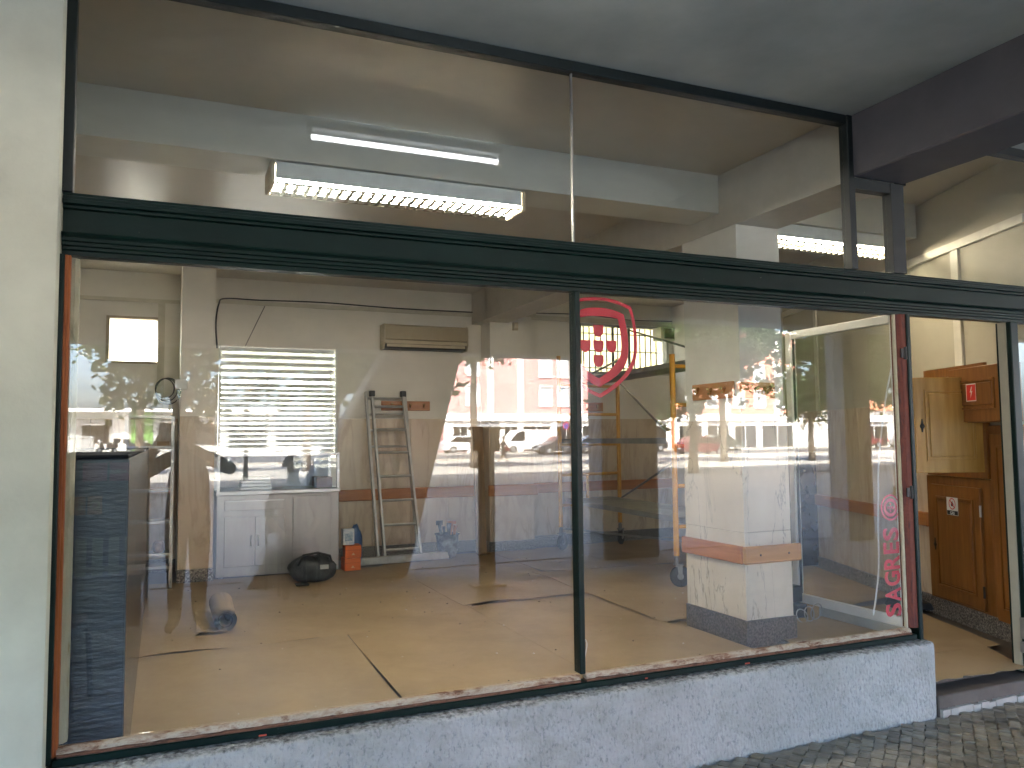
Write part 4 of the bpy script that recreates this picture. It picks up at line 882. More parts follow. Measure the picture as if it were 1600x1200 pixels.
for k in range(3):
    c_ = Vector((4.34 + .05 * k, 1.42 - .02 * k, ZF + .06 + .015 * k)); g.tube([c_ + Vector(((.05 + .01 * k) * math.cos(a), .02 * math.sin(a + k), (.045 + .006 * k) * math.sin(a))) for a in [2 * math.pi * q / 16 for q in range(17)]], .0045, 5, cap=False)
g.obj('cable_loop', mat('grey_cable', (.4, .4, .38), rough=.5), ad, smooth=True)
tag(MB().prism([(-.14, 0), (.15, 0), (.13, .055), (-.10, .075)], -.11, .13, 'y').xf(Matrix.Translation((5.42, 1.42, ZF + .022)) @ Matrix.Rotation(R(-25), 4, 'Z')).obj('rubber_block', RUBBER, bevel=.01), 'black rubber block on the paper at the foot of the angled wall', 'block')

# ---------------------------------------------------------------- cabinets on the splayed wall
def cab_door(parent, s0, s1, z0, z1, off, m, T=ST, th=.022, hs=None, esc=None):
    d = MB().box(s0, off, z0, s1, off + th, z1, T=T).obj('door', m, parent, bevel=.003)
    fw = min(.075, (s1 - s0) * .2)
    g = MB()
    a, b_, c, e = s0 + fw, s1 - fw, z0 + fw * 1.15, z1 - fw * 1.15; y = off + th
    for (p, q, r_, t_) in ((a, b_, c, c + .013), (a, b_, e - .013, e)): g.box(p, y + .0005, r_, q, y + .010, t_, T=T)
    for (p, q) in ((a, a + .013), (b_ - .013, b_)): g.box(p, y + .0005, c + .0135, q, y + .010, e - .0135, T=T)
    tag(g.obj('moulding_strip', m, d), kind='stuff')
    MB().box(a + .026, y + .0005, c + .026, b_ - .026, y + .008, e - .026, T=T).obj('raised_panel', m, d, bevel=.006)
    if esc:
        sx, zx = esc
        m_ = MB().lathe([(.016, 0), (.018, .004), (.010, .008)], (0, 0, 0), 12, 'y')
        m_.prism([(-.008, .016), (.008, .016), (.003, .05), (-.003, .05)], 0, .004, 'y').prism([(-.008, -.016), (.008, -.016), (.003, -.042), (-.003, -.042)], 0, .004, 'y')
        m_.xf(Matrix.Translation((sx, y, zx))).xf(T).obj('escutcheon', IRON, d)
    return d
lc = thing('wall_cabinet', 'low brown wooden cupboard door with a gas notice in the angled wall', 'cupboard', tuple(SO + SD * -.4 + Vector((0, 0, .25))))
MB().box(-.80, .0215, .235, .0, .034, 1.185, T=ST).obj('frame', CABW, lc, bevel=.003)
cab_door(lc, -.70, -.085, .27, 1.12, .0345, CABW, esc=(-.125, .66))
MB().tube([ST @ Vector((-.705, .058, .92)), ST @ Vector((-.705, .058, 1.0))], .008, 8).obj('hinge', ALU, lc)
MB().tube([ST @ Vector((-.705, .058, .36)), ST @ Vector((-.705, .058, .44))], .008, 8).obj('hinge', IRON, lc)
TS = ST @ Matrix(((-1, 0, 0, 0), (0, 0, 1, 0), (0, 1, 0, 0), (0, 0, 0, 1)))     # sign plane: right -> -s, up -> z, out -> off
gs = thing('gas_notice', 'small white notice with no flames symbol and GÁS on the low cupboard door', 'notice', tuple(ST @ Vector((-.385, .07, .965))))
MB().box(-.455, .0655, .905, -.315, .067, 1.035, T=ST).obj('plate', WHITEP, gs); MB().box(-.452, .0671, .908, -.318, .0676, .938, T=ST).obj('caption_band', BLACKINK, gs)
text_obj('caption', 'GÁS', .030, mat('caption_white', (.8, .8, .8), rough=.5), None, TS @ Matrix.Translation((.385, .911, .0682)), .0005, .0002)
bpy.data.objects[-1] if False else None
cp = [o for o in COL.objects if o.name.startswith('caption') and o.parent is None and o.type == 'MESH' and o.name == 'caption'][0]; cp.parent = gs; cp.location = -Vector(gs.location)
g = MB()
for k in range(24):
    a, b_ = 2 * math.pi * k / 24, 2 * math.pi * (k + 1) / 24
    g.add([TS @ Vector((.385 + r_ * math.cos(t), .988 + r_ * math.sin(t), .0675)) for r_, t in ((.042, a), (.042, b_), (.035, b_), (.035, a))], [(0, 1, 2, 3)])
g.add([TS @ Vector(p) for p in ((.385 - .031, .988 + .025, .0676), (.385 - .025, .988 + .031, .0676), (.385 + .031, .988 - .025, .0676), (.385 + .025, .988 - .031, .0676))], [(0, 1, 2, 3)])
g.obj('prohibition_ring', REDS, gs)
MB().add([TS @ Vector(p) for p in ((.372, .97, .0673), (.398, .97, .0673), (.402, .985, .0673), (.39, 1.0, .0673), (.388, 1.012, .0673), (.378, .998, .0673), (.37, .986, .0673))], [(0, 1, 2, 3, 4, 5, 6)]).obj('flame', BLACKINK, gs)
uc = thing('wall_cabinet', 'upper brown wall cupboard with its pale panelled door swung wide open', 'cupboard', tuple(SO + SD * -.4 + Vector((0, 0, 1.2))))
MB().box(-.80, .0215, 1.19, -.745, .05, 2.0, T=ST).box(-.10, .0215, 1.19, -.05, .05, 2.0, T=ST).box(-.744, .0215, 1.19, -.101, .05, 1.235, T=ST).box(-.744, .0215, 1.93, -.101, .05, 2.0, T=ST).box(-.744, .0025, 1.2355, -.101, .020, 1.9295, T=ST).obj('frame', CABW, uc)
h = Vector((5.29, .60, 0)); ang = math.atan2(.397, -.918)
LT = Matrix.Translation(h) @ Matrix.Rotation(ang, 4, 'Z')            # local x runs from hinge to free edge, +y faces the street
cab_door(uc, .0, .505, 1.235, 1.90, .0, CABW2, T=LT, esc=(.455, 1.56))
MB().tube([LT @ Vector((-.008, .0, 1.27)), LT @ Vector((-.008, .0, 1.33))], .009, 8).obj('hinge', ALU, uc)
tc = thing('wall_cabinet', 'tall dark brown cupboard door beside the doorway jamb', 'cupboard', tuple(SO + SD * -1.0 + Vector((0, 0, .2))))
MB().box(-1.22, .0215, .2, -.80, .034, 1.56, T=ST).obj('frame', CABW, tc, bevel=.003)
cab_door(tc, -1.18, -.84, .24, 1.50, .0345, CABW)
ec_ = thing('meter_cabinet', 'small brown meter cupboard with a red hazard sign high beside the doorway', 'cupboard', tuple(SO + SD * -.9 + Vector((0, 0, 1.57))))
MB().box(-1.2, .0515, 1.58, -.60, .16, 1.965, T=ST).obj('case', CABW, ec_, bevel=.004)
cab_door(ec_, -1.19, -.605, 1.585, 1.96, .161, CABW, esc=(-.645, 1.765))
hz = thing('hazard_sign', 'red electrical hazard sign with white lightning bolt on the meter cupboard', 'sign', tuple(ST @ Vector((-.87, .2, 1.78))))
MB().box(-.935, .192, 1.725, -.825, .194, 1.845, T=ST).obj('plate', REDS, hz)
g = MB()
for (a, b_, c, d_) in ((-.935, -.825, 1.725, 1.731), (-.935, -.825, 1.839, 1.845)): g.box(a, .1942, c, b_, .1946, d_, T=ST)
for (a, b_) in ((-.935, -.930), (-.830, -.825)): g.box(a, .1942, 1.7312, b_, .1946, 1.8388, T=ST)
g.obj('border', WHITEP, hz)
g = MB(); g.add([TS @ Vector((x, z, .1943)) for x, z in ((.885, 1.825), (.866, 1.785), (.879, 1.788), (.872, 1.745), (.896, 1.797), (.882, 1.793), (.894, 1.825))], [(0, 1, 2, 3, 4, 5, 6)]); g.obj('bolt', WHITEP, hz)
# ---------------------------------------------------------------- street side: arcade pillars and terrace
CONC = mat('arcade_concrete', (.42, .41, .38), (.34, .33, .31), rough=.8, scale=3)
tag(MB().prism([(.80, -.01), (2.50, -.01), (3.16, 2.499), (2.28, 2.499)], -5.9, -5.45, 'y').obj('slanted_pillar', CONC, bevel=.02), 'wide slanted concrete pillar at the edge of the arcade', 'pillar', kind='structure')
for x in (-9.5, 5.02, 9.05, 14.8): tag(B(x, -5.88, -.01, x + (.82 if 4 < x < 6 else .5), -5.52, 2.499 if x < 5.1 else 3.059).obj('arcade_pillar', CONC, bevel=.015), 'square concrete pillar at the edge of the arcade', 'pillar', kind='structure')
tag(B(-14, -6.4, -.1, 16, -5.92, .0).obj('kerb', PLAZA), 'stone edge of the arcade floor', 'kerb', kind='structure')
NAVYC = mat('navy_canvas', (.10, .13, .22), (.07, .095, .17), rough=.85, scale=6)
PINKB = mat('magenta_banner', (.62, .14, .32), (.55, .11, .28), rough=.6)
wb = thing('windbreak', 'navy canvas windbreak screen with magenta banner at the terrace, mirrored in the pane', 'windbreak', (-1.6, -5, 0))
B(-3.1, -5.01, .22, -.12, -4.99, 1.42).obj('canvas', NAVYC, wb)
for x in (-3.12, -1.6, -.12): B(x - .02, -5.03, 0, x + .02, -4.97, 1.5).obj('post', ALU, wb)
for a, b_ in ((-.44, -.27), (-.66, -.46)): B(a, -4.989, 1.155, b_, -4.986, 1.32).obj('banner', PINKB, wb)
WHINK = mat('white_ink', (.8, .8, .8), rough=.6)
FT = lambda x, y, z: Matrix(((-1, 0, 0, x), (0, 0, 1, y), (0, 1, 0, z), (0, 0, 0, 1)))
tx = text_obj('banner_text', 'SAGRES', .05, WHINK, None, FT(-.355, -4.9845, 1.22), .001, .0003); tx.parent = wb; tx.location = -Vector(wb.location)
for x in (-.555, -.69):
    B(x - .06, -4.989, .855, x + .06, -4.986, 1.02).obj('orange_badge', mat('orange_badge_print', (.72, .30, .08), rough=.6), wb)
    m_ = MB()
    for k in range(20):
        a, b_ = 2 * math.pi * k / 20, 2 * math.pi * (k + 1) / 20; m_.add([(x + r_ * math.cos(t), -4.985, .94 + r_ * math.sin(t)) for r_, t in ((.042, a), (.042, b_), (.028, b_), (.028, a))], [(0, 1, 2, 3)])
    m_.obj('badge_ring', mat('badge_yellow', (.8, .55, .2), rough=.6), wb)
pt = thing('slatted_planter', 'low planter box of pale upright slats on the terrace', 'planter', (-.6, -4, 0))
B(-1.2, -4.15, .05, -.14, -3.86, .46).obj('box', NAVYC, pt)
for i in range(9): B(-1.18 + i * .115, -3.858, .47, -1.18 + i * .115 + .075, -3.84, .76).obj('slat', mat('pale_slat', (.55, .55, .50), rough=.7), pt)
B(-1.2, -3.839, .50, -.14, -3.83, .54).obj('slat_rail', mat('pale_slat', (.55, .55, .5)), pt)
NAVYP = mat('navy_plastic', (.02, .028, .07), (.015, .02, .05), rough=.35)
REDC = mat('dull_red_cushion', (.20, .07, .07), (.15, .05, .05), rough=.85)
def chair(loc, rz, label, m, cm, grp='terrace chairs'):
    t = thing('chair', label, 'chair', (0, 0, 0), grp)
    B(-.22, -.22, .42, .22, .22, .45).obj('seat', m, t, bevel=.008)
    if cm: B(-.2, -.2, .4505, .2, .2, .49).obj('cushion', cm, t, bevel=.015)
    for x in (-.2, .2):
        MB().tube([(x, .21, 0), (x, .2, .42), (x, .25, .88)], .016, 8).obj('leg', m, t); MB().tube([(x, -.22, 0), (x, -.2, .419)], .016, 8).obj('leg', m, t)
    for z in (.56, .68, .80): B(-.2, .215 + (z - .5) * .08, z, .2, .235 + (z - .5) * .08, z + .07).obj('back_slat', m, t)
    return place(t, loc, rz)
chair((-.62, -2.05, 0), R(100), 'navy terrace chair with dull red cushion close to the pane', NAVYP, REDC)
chair((-1.5, -2.6, 0), R(-70), 'navy terrace chair with dull red cushion beyond the small table', NAVYP, REDC)
tb = thing('table', 'square navy terrace table in front of the window', 'table', (-1.05, -2.4, 0))
B(-1.38, -2.73, .69, -.74, -2.1, .715).obj('top', NAVYP, tb, bevel=.006); MB().tube([(-1.05, -2.4, .03), (-1.05, -2.4, .6895)], .035, 12).obj('stem', NAVYP, tb); MB().lathe([(.25, 0), (.25, .015), (.05, .03)], (-1.05, -2.4, 0), 16).obj('base', NAVYP, tb)
bn = thing('menu_post', 'dark menu box on a post at the arcade edge', 'menu stand', (3.07, -4.5, 0))
MB().box(2.99, -4.53, .03, 3.15, -4.47, 1.379).box(2.90, -4.6, 0, 3.24, -4.4, .029).obj('post', BLACK, bn); B(2.94, -4.56, 1.38, 3.2, -4.44, 1.60).obj('menu_box', mat('dark_wine_case', (.05, .012, .016), rough=.4), bn, bevel=.005); B(2.90, -4.58, 1.6005, 3.24, -4.42, 1.625).obj('cap', BLACK, bn)

# ---------------------------------------------------------------- people
def person_mesh(name, J, E_, mats, lev=1, extra=None):
    """J: joint -> (pos, radius); E_: (a, b, material index)"""
    names = list(J); me = bpy.data.meshes.new('tmp'); me.from_pydata([J[n][0] for n in names], [(names.index(a), names.index(b_)) for a, b_, _ in E_], [])
    o = bpy.data.objects.new('tmp', me); COL.objects.link(o)
    sk = o.modifiers.new('skin', 'SKIN'); sk.use_smooth_shade = True
    for i, n in enumerate(names):
        r_ = J[n][1]; d = me.skin_vertices[0].data[i]; d.radius = (r_, r_) if not isinstance(r_, tuple) else r_; d.use_root = (n == 'pelvis')
    sb = o.modifiers.new('sub', 'SUBSURF'); sb.levels = lev; sb.render_levels = lev
    dg = bpy.context.evaluated_depsgraph_get(); m2 = bpy.data.meshes.new_from_object(o.evaluated_get(dg)); bpy.data.objects.remove(o)
    m2.materials.clear()
    for m_ in mats: m2.materials.append(m_)
    segs = [(Vector(J[a][0]), Vector(J[b_][0]), k, (J[a][1] if not isinstance(J[a][1], tuple) else J[a][1][0])) for a, b_, k in E_]
    for p in m2.polygons:
        c = p.center; best = None
        for a, b_, k, r_ in segs:
            ab = b_ - a; t = max(0, min(1, (c - a).dot(ab) / max(ab.length_squared, 1e-9))); q = (c - a - ab * t).length / max(r_, .02)
            if best is None or q < best[0]: best = (q, k)
        p.material_index = best[1]; p.use_smooth = True
    m2.name = name; return m2
SKIN = mat('skin', (.50, .30, .21), (.45, .26, .18), rough=.5); HAIRD = mat('dark_hair', (.02, .014, .01), (.035, .025, .018), rough=.6, scale=40, bs=.4, bscale=80); SHOE = mat('shoe', (.03, .03, .03), rough=.5)
def cloth(n, c, c2=None, sc_=4): return mat('cloth_' + n, c, c2, rough=.9, scale=sc_)
def head(J, E_, base, face, lean=(0, 0, 0), k=2):
    """neck and head on top of joint base; face: unit xy direction"""
    b_ = Vector(J[base][0]); f = Vector((face[0], face[1], 0)); l = Vector(lean)
    J['neck'] = (tuple(b_ + Vector((0, 0, .07)) + l * .3), .052); J['jaw'] = (tuple(b_ + Vector((0, 0, .155)) + f * .03 + l * .6), .068); J['brow'] = (tuple(b_ + Vector((0, 0, .225)) + f * .015 + l * .8), .084); J['top'] = (tuple(b_ + Vector((0, 0, .295)) + l), .06)
    J['nose'] = (tuple(b_ + Vector((0, 0, .195)) + f * .115 + l * .7), .013); J['nosetip'] = (tuple(b_ + Vector((0, 0, .188)) + f * .132 + l * .7), .009)
    E_ += [(base, 'neck', k), ('neck', 'jaw', k), ('jaw', 'brow', k), ('brow', 'top', k), ('brow', 'nose', k), ('nose', 'nosetip', k)]
    return b_ + Vector((0, 0, .235)) + l * .85, f
def hair_eyes(c, f, par, hm, long_=False, eyes=True):
    m = MB(); ang = math.atan2(f.y, f.x)
    def fn(u, v):
        a = 2 * math.pi * u; lat = v * (1.75 if not long_ else 2.3); front = max(0, math.cos(a)); lat *= 1 - .42 * front ** 2
        r_ = .102 + .006 * noise.noise(Vector((math.cos(a) * 4, math.sin(a) * 4, v * 6)))
        return (c.x + math.cos(a + ang) * math.sin(lat) * r_ - f.x * .012, c.y + math.sin(a + ang) * math.sin(lat) * r_ - f.y * .012, c.z + math.cos(lat) * r_ * 1.02 + .0)
    m.grid(fn, 24, 9); m.obj('hair', hm, par, smooth=True, recalc=True)
    if eyes:
        s_ = Vector((-f.y, f.x, 0))
        for k in (-1, 1): MB().lathe([(.002, -.012), (.010, -.006), (.012, 0), (.010, .006), (.002, .012)], c + f * .082 + s_ * .032 * k + Vector((0, 0, -.02)), 10).obj('eye', mat('eye_dark', (.05, .04, .035), rough=.2), par, smooth=True)
def link_person(name, me, label, grp=None):
    t = bpy.data.objects.new('person', me); COL.objects.link(t); return tag(t, label, 'person', grp)
def hand(J, E_, wrist, pre, d, n, curl, k=2, fl=.075):
    """palm along d, finger spread along n, curl vector bends the tips"""
    w_ = Vector(J[wrist][0]); d = Vector(d).normalized(); n = Vector(n).normalized(); c_ = Vector(curl).normalized()
    J[pre + 'palm'] = (tuple(w_ + d * .055), (.034, .020)); E_.append((wrist, pre + 'palm', k))
    for i, (o, ln) in enumerate(((-.030, .88), (-.010, 1.0), (.011, .95), (.030, .75))):
        a = w_ + d * .085 + n * o; b_ = a + d * fl * .5 * ln; e = b_ + (d * .4 + c_ * .8).normalized() * fl * .5 * ln
        for q, (p, r_) in enumerate(((a, .0095), (b_, .009), (e, .0075))): J['%sf%d%d' % (pre, i, q)] = (tuple(p), r_)
        E_ += [(pre + 'palm', '%sf%d0' % (pre, i), k), ('%sf%d0' % (pre, i), '%sf%d1' % (pre, i), k), ('%sf%d1' % (pre, i), '%sf%d2' % (pre, i), k)]
    a = w_ + d * .03 - n * .032; b_ = a + (d * .7 - n * .6 + c_ * .3).normalized() * .035; e = b_ + (d * .9 + c_ * .5).normalized() * .028
    for q, (p, r_) in enumerate(((a, .012), (b_, .0105), (e, .009))): J['%st%d' % (pre, q)] = (tuple(p), r_)
    E_ += [(wrist, pre + 't0', k), (pre + 't0', pre + 't1', k), (pre + 't1', pre + 't2', k)]
# the photographer, standing behind the camera, seen only as a mirror image
px_, py_ = .20, -3.78
J = {'pelvis': ((px_, py_, .93), (.175, .125)), 'waist': ((px_, py_ + .01, 1.08), (.165, .12)), 'chest': ((px_, py_ + .03, 1.26), (.175, .13)), 'collar': ((px_, py_ + .05, 1.40), (.10, .08))}
E_ = [('pelvis', 'waist', 0), ('waist', 'chest', 0), ('chest', 'collar', 0)]
for s_, k in ((1, 'r'), (-1, 'l')):
    J[k + 'hip'] = ((px_ + .085 * s_, py_, .84), .108); J[k + 'knee'] = ((px_ + .085 * s_, py_ + .02, .48), .078); J[k + 'ankle'] = ((px_ + .09 * s_, py_ - .01, .09), .05); J[k + 'toe'] = ((px_ + .14 * s_, py_ + .16, .035), .036)
    E_ += [('pelvis', k + 'hip', 1), (k + 'hip', k + 'knee', 1), (k + 'knee', k + 'ankle', 1), (k + 'ankle', k + 'toe', 3)]
    J[k + 'shoulder'] = ((px_ + .175 * s_, py_ + .05, 1.36), .062)
    el = (px_ + .33, py_ + .20, 1.27) if s_ > 0 else (px_ - .33, py_ + .18, 1.25)
    J[k + 'elbow'] = (el, .058)
    wr = (px_ + .02, -3.40, 1.44) if s_ > 0 else (px_ - .27, -3.41, 1.43)
    J[k + 'wrist'] = (wr, .030)
    E_ += [('collar', k + 'shoulder', 0), (k + 'shoulder', k + 'elbow', 0), (k + 'elbow', k + 'wrist', 2)]
hand(J, E_, 'rwrist', 'rh', (-.35, .45, .8), (0, -.3, 1), (-1, .2, .1)); hand(J, E_, 'lwrist', 'lh', (.35, .45, .8), (0, -.3, 1), (1, .2, .1))
hc, hf = head(J, E_, 'collar', (-.15, .99), (-.02, .02, 0))
pm = person_mesh('person', J, E_, [cloth('grey_tee', (.10, .10, .095), (.07, .07, .068)), cloth('dark_jeans', (.035, .045, .07)), SKIN, SHOE], 1)
pp = link_person('person', pm, 'person in a dark grey top raising a phone to photograph the window, seen mirrored')
hair_eyes(hc, hf, pp, HAIRD)
ph = thing('smartphone', 'black phone held up by the person taking the photograph', 'phone', (.06, -3.34, 1.49))
PT = Matrix.Translation(Vector((0, -3.2865, 1.5)) - _f * .02 + _r * .055 - _u * .012) @ Matrix((( _r.x, _f.x, _u.x, 0), (_r.y, _f.y, _u.y, 0), (_r.z, _f.z, _u.z, 0), (0, 0, 0, 1)))
MB().box(-.078, -.004, -.037, .078, .004, .037, T=PT).obj('case', BLACK, ph, bevel=.003); MB().box(-.074, -.0052, -.034, .074, -.0042, .034, T=PT).obj('screen', DARKGLASS, ph)
MB().lathe([(.006, .0042), (.006, .0056)], (-.055, 0, .022), 12, 'y').xf(PT).obj('lens', DARKGLASS, ph)
# seated person at the terrace
sx, sy = 1.22, -5.15
chair((sx, sy, 0), R(170), 'dark terrace chair under the seated person', NAVYP, None)
J = {'pelvis': ((sx, sy, .53), (.15, .12)), 'waist': ((sx, sy - .05, .68), (.14, .11)), 'chest': ((sx, sy - .06, .87), (.165, .12)), 'collar': ((sx, sy - .03, 1.02), (.10, .08))}
E_ = [('pelvis', 'waist', 0), ('waist', 'chest', 0), ('chest', 'collar', 0)]
for s_, k in ((1, 'r'), (-1, 'l')):
    J[k + 'hip'] = ((sx + .09 * s_, sy + .05, .52), .09); J[k + 'knee'] = ((sx + .12 * s_, sy + .44, .50), .062); J[k + 'ankle'] = ((sx + .12 * s_, sy + .42, .09), .042); J[k + 'toe'] = ((sx + .14 * s_, sy + .58, .035), .036)
    J[k + 'shoulder'] = ((sx + .18 * s_, sy - .03, .98), .062); J[k + 'elbow'] = ((sx + .25 * s_, sy + .05, .72), .046); J[k + 'wrist'] = ((sx + .14 * s_, sy + .27, .60), .03)
    E_ += [('pelvis', k + 'hip', 1), (k + 'hip', k + 'knee', 1), (k + 'knee', k + 'ankle', 1), (k + 'ankle', k + 'toe', 3), ('collar', k + 'shoulder', 0), (k + 'shoulder', k + 'elbow', 0), (k + 'elbow', k + 'wrist', 2)]
    hand(J, E_, k + 'wrist', k + 'h', (-.2 * s_, .9, -.15), (1, .2, 0), (0, .3, -1))
hc, hf = head(J, E_, 'collar', (.1, .99))
pp = link_person('person', person_mesh('person', J, E_, [cloth('patterned_brown', (.14, .07, .05), (.02, .015, .014), 22), cloth('charcoal', (.03, .03, .03)), SKIN, SHOE], 1), 'person in a patterned brown top sitting on a terrace chair, seen mirrored')
hair_eyes(hc, hf, pp, HAIRD)
# two walkers far out on the plaza
def walker(x, y, h, face, cols, label, swing=1, bag=False):
    z0 = gz(x, y); k_ = h / 1.70; J = {}; fx, fy = face; V = lambda f_, s_, z: (x + (fx * f_ - fy * s_) * k_, y + (fy * f_ + fx * s_) * k_, z0 + z * k_)
    J['pelvis'] = (V(0, 0, .92), (.15, .12)); J['waist'] = (V(.01, 0, 1.07), (.13, .10)); J['chest'] = (V(.02, 0, 1.24), (.16, .115)); J['collar'] = (V(.03, 0, 1.39), (.09, .08))
    E_ = [('pelvis', 'waist', 0), ('waist', 'chest', 0), ('chest', 'collar', 0)]
    for s_, k in ((1, 'r'), (-1, 'l')):
        q = s_ * swing
        J[k + 'hip'] = (V(0, .09 * s_, .85), .095); J[k + 'knee'] = (V(.17 * q + .05, .09 * s_, .48), .062); J[k + 'ankle'] = (V(.33 * q - (.0 if q > 0 else .06), .08 * s_, .09 + (.04 if q < 0 else 0)), .042); J[k + 'toe'] = (V(.33 * q + .13, .09 * s_, .035), .034)
        J[k + 'shoulder'] = (V(.02, .18 * s_, 1.35), .06); J[k + 'elbow'] = (V(-.14 * q, .23 * s_, 1.10), .044); J[k + 'wrist'] = (V(-.20 * q + .12, .22 * s_, .90), .03); J[k + 'palm'] = (V(-.22 * q + .16, .22 * s_, .82), .028)
        for i in range(4): J['%sf%d' % (k, i)] = (V(-.22 * q + .15 + .018 * i, .22 * s_, .73 + .006 * abs(i - 1)), .009); E_.append((k + 'palm', '%sf%d' % (k, i), 2))
        J[k + 'th'] = (V(-.22 * q + .22, .21 * s_, .80), .011); E_.append((k + 'palm', k + 'th', 2))
        E_ += [('pelvis', k + 'hip', 1), (k + 'hip', k + 'knee', 1), (k + 'knee', k + 'ankle', 2 if len(cols) > 3 else 1), (k + 'ankle', k + 'toe', 3), ('collar', k + 'shoulder', 0), (k + 'shoulder', k + 'elbow', 0), (k + 'elbow', k + 'wrist', 2), (k + 'wrist', k + 'palm', 2)]
    hc, hf = head(J, E_, 'collar', face)
    p = link_person('person', person_mesh('person', J, E_, [cols[0], cols[1], SKIN, SHOE], 1), label); hair_eyes(hc, hf, p, HAIRD, True)
    return V
walker(17.0, -40.3, 1.74, (-1, 0), [cloth('black_coat', (.03, .028, .03)), cloth('black_trousers', (.02, .02, .022))], 'taller person in dark clothes walking on the plaza, seen mirrored')
V = walker(18.95, -42, 1.66, (1, 0), [cloth('charcoal_top', (.07, .065, .07)), cloth('grey_skirt', (.10, .09, .09)), 0, 0], 'person in a grey top striding with a red bag on the plaza, seen mirrored', -1)
rb = thing('handbag', 'small red handbag carried by the striding walker', 'bag', V(.1, -.27, .8)); c_ = Vector(V(.12, .30, .93))
MB().box(c_.x - .16, c_.y - .05, c_.z - .11, c_.x + .16, c_.y + .05, c_.z + .11).obj('body', mat('red_leather', (.45, .02, .03), rough=.4), rb, bevel=.02); MB().tube([c_ + Vector(p) for p in ((-.1, 0, .11), (-.05, 0, .3), (.05, 0, .3), (.1, 0, .11))], .01, 6).obj('strap', REDS, rb)

# ---------------------------------------------------------------- trees of the plaza
BARK = mat('bark', (.16, .13, .10), (.10, .08, .06), rough=.9, scale=6, stretch=(1, 1, .3), bs=.5, bscale=20, bdist=.02)
def leafmat(n, c):
    m, t, b = nodes_of('leaf_' + n); b.inputs['Base Color'].default_value = (*c, 1); b.inputs['Roughness'].default_value = .5
    tr = t.nodes.new('ShaderNodeBsdfTranslucent'); tr.inputs[0].default_value = (c[0] * 1.5, c[1] * 1.6, c[2] * .9, 1); mx = t.nodes.new('ShaderNodeMixShader'); mx.inputs[0].default_value = .4
    t.links.new(b.outputs[0], mx.inputs[1]); t.links.new(tr.outputs[0], mx.inputs[2]); t.links.new(mx.outputs[0], t.nodes['Material Output'].inputs[0]); return m
LEAF = [leafmat('mid_green', (.055, .11, .028)), leafmat('fresh_green', (.09, .15, .035)), leafmat('dark_green', (.032, .07, .022))]
def make_tree(sd_, trunk_h, rad, ch, nclus, nleaf, lean=0.0):
    r_ = random.Random(sd_); tr = MB(); lf = MB()
    tp = Vector((lean, 0, trunk_h)); tr.tube([(0, 0, -.15), (.03, .0, .5), (lean * .5, .05, trunk_h * .6), tuple(tp)], [.26, .20, .16, .14], 10)
    cen = Vector((lean, 0, trunk_h + ch * .45))
    for i in range(7):
        a = i * 2 * math.pi / 7 + r_.uniform(-.3, .3); q = r_.uniform(.5, .85)
        e = cen + Vector((math.cos(a) * rad * q, math.sin(a) * rad * q, r_.uniform(-.15, .35) * ch)); m_ = tp.lerp(e, .45) + Vector((0, 0, .35 * ch * .3))
        tr.tube([tuple(tp - Vector((0, 0, .2))), tuple(m_), tuple(e)], [.10, .06, .02], 6)
        for k in range(3):
            f = m_.lerp(e, r_.uniform(.2, .9)); g_ = f + Vector((r_.uniform(-1, 1), r_.uniform(-1, 1), r_.uniform(-.2, 1))) * rad * .3; tr.tube([tuple(f), tuple(g_)], [.035, .01], 5)
    for c in range(nclus):
        while True:
            p = Vector((r_.uniform(-1, 1), r_.uniform(-1, 1), r_.uniform(-1, 1)))
            if .35 < p.length < 1: break
        p = p * (.75 + .35 * noise.noise(p * 2 + Vector((sd_, 0, 0)))) if p.z > -.5 else p
        c0_ = cen + Vector((p.x * rad, p.y * rad, p.z * ch * .55)); cr_ = r_.uniform(.35, .8) * rad * .2; mi = r_.choice((0, 0, 1, 2))
        for l in range(nleaf):
            q = c0_ + Vector((r_.gauss(0, 1), r_.gauss(0, 1), r_.gauss(0, .7))) * cr_; s_ = r_.uniform(.10, .19)
            u = Vector((r_.gauss(0, 1), r_.gauss(0, 1), r_.gauss(0, .6))).normalized(); v = u.cross(Vector((r_.gauss(0, 1), r_.gauss(0, 1), r_.gauss(0, 1)))).normalized()
            lf.add([q - u * s_, q + v * s_ * .7, q + u * s_, q - v * s_ * .7], [(0, 1, 2, 3)], mi if r_.random() < .8 else r_.randrange(3))
    return tr.mesh('trunk', [BARK], smooth=True), lf.mesh('crown', LEAF, recalc=False)
TM = [make_tree(3, 2.6, 3.1, 4.0, 56, 80), make_tree(11, 3.2, 4.0, 5.0, 60, 90, .3), make_tree(23, 3.1, 3.3, 4.4, 46, 95, -.2), make_tree(31, 6.2, 4.6, 4.4, 95, 90, .2)]
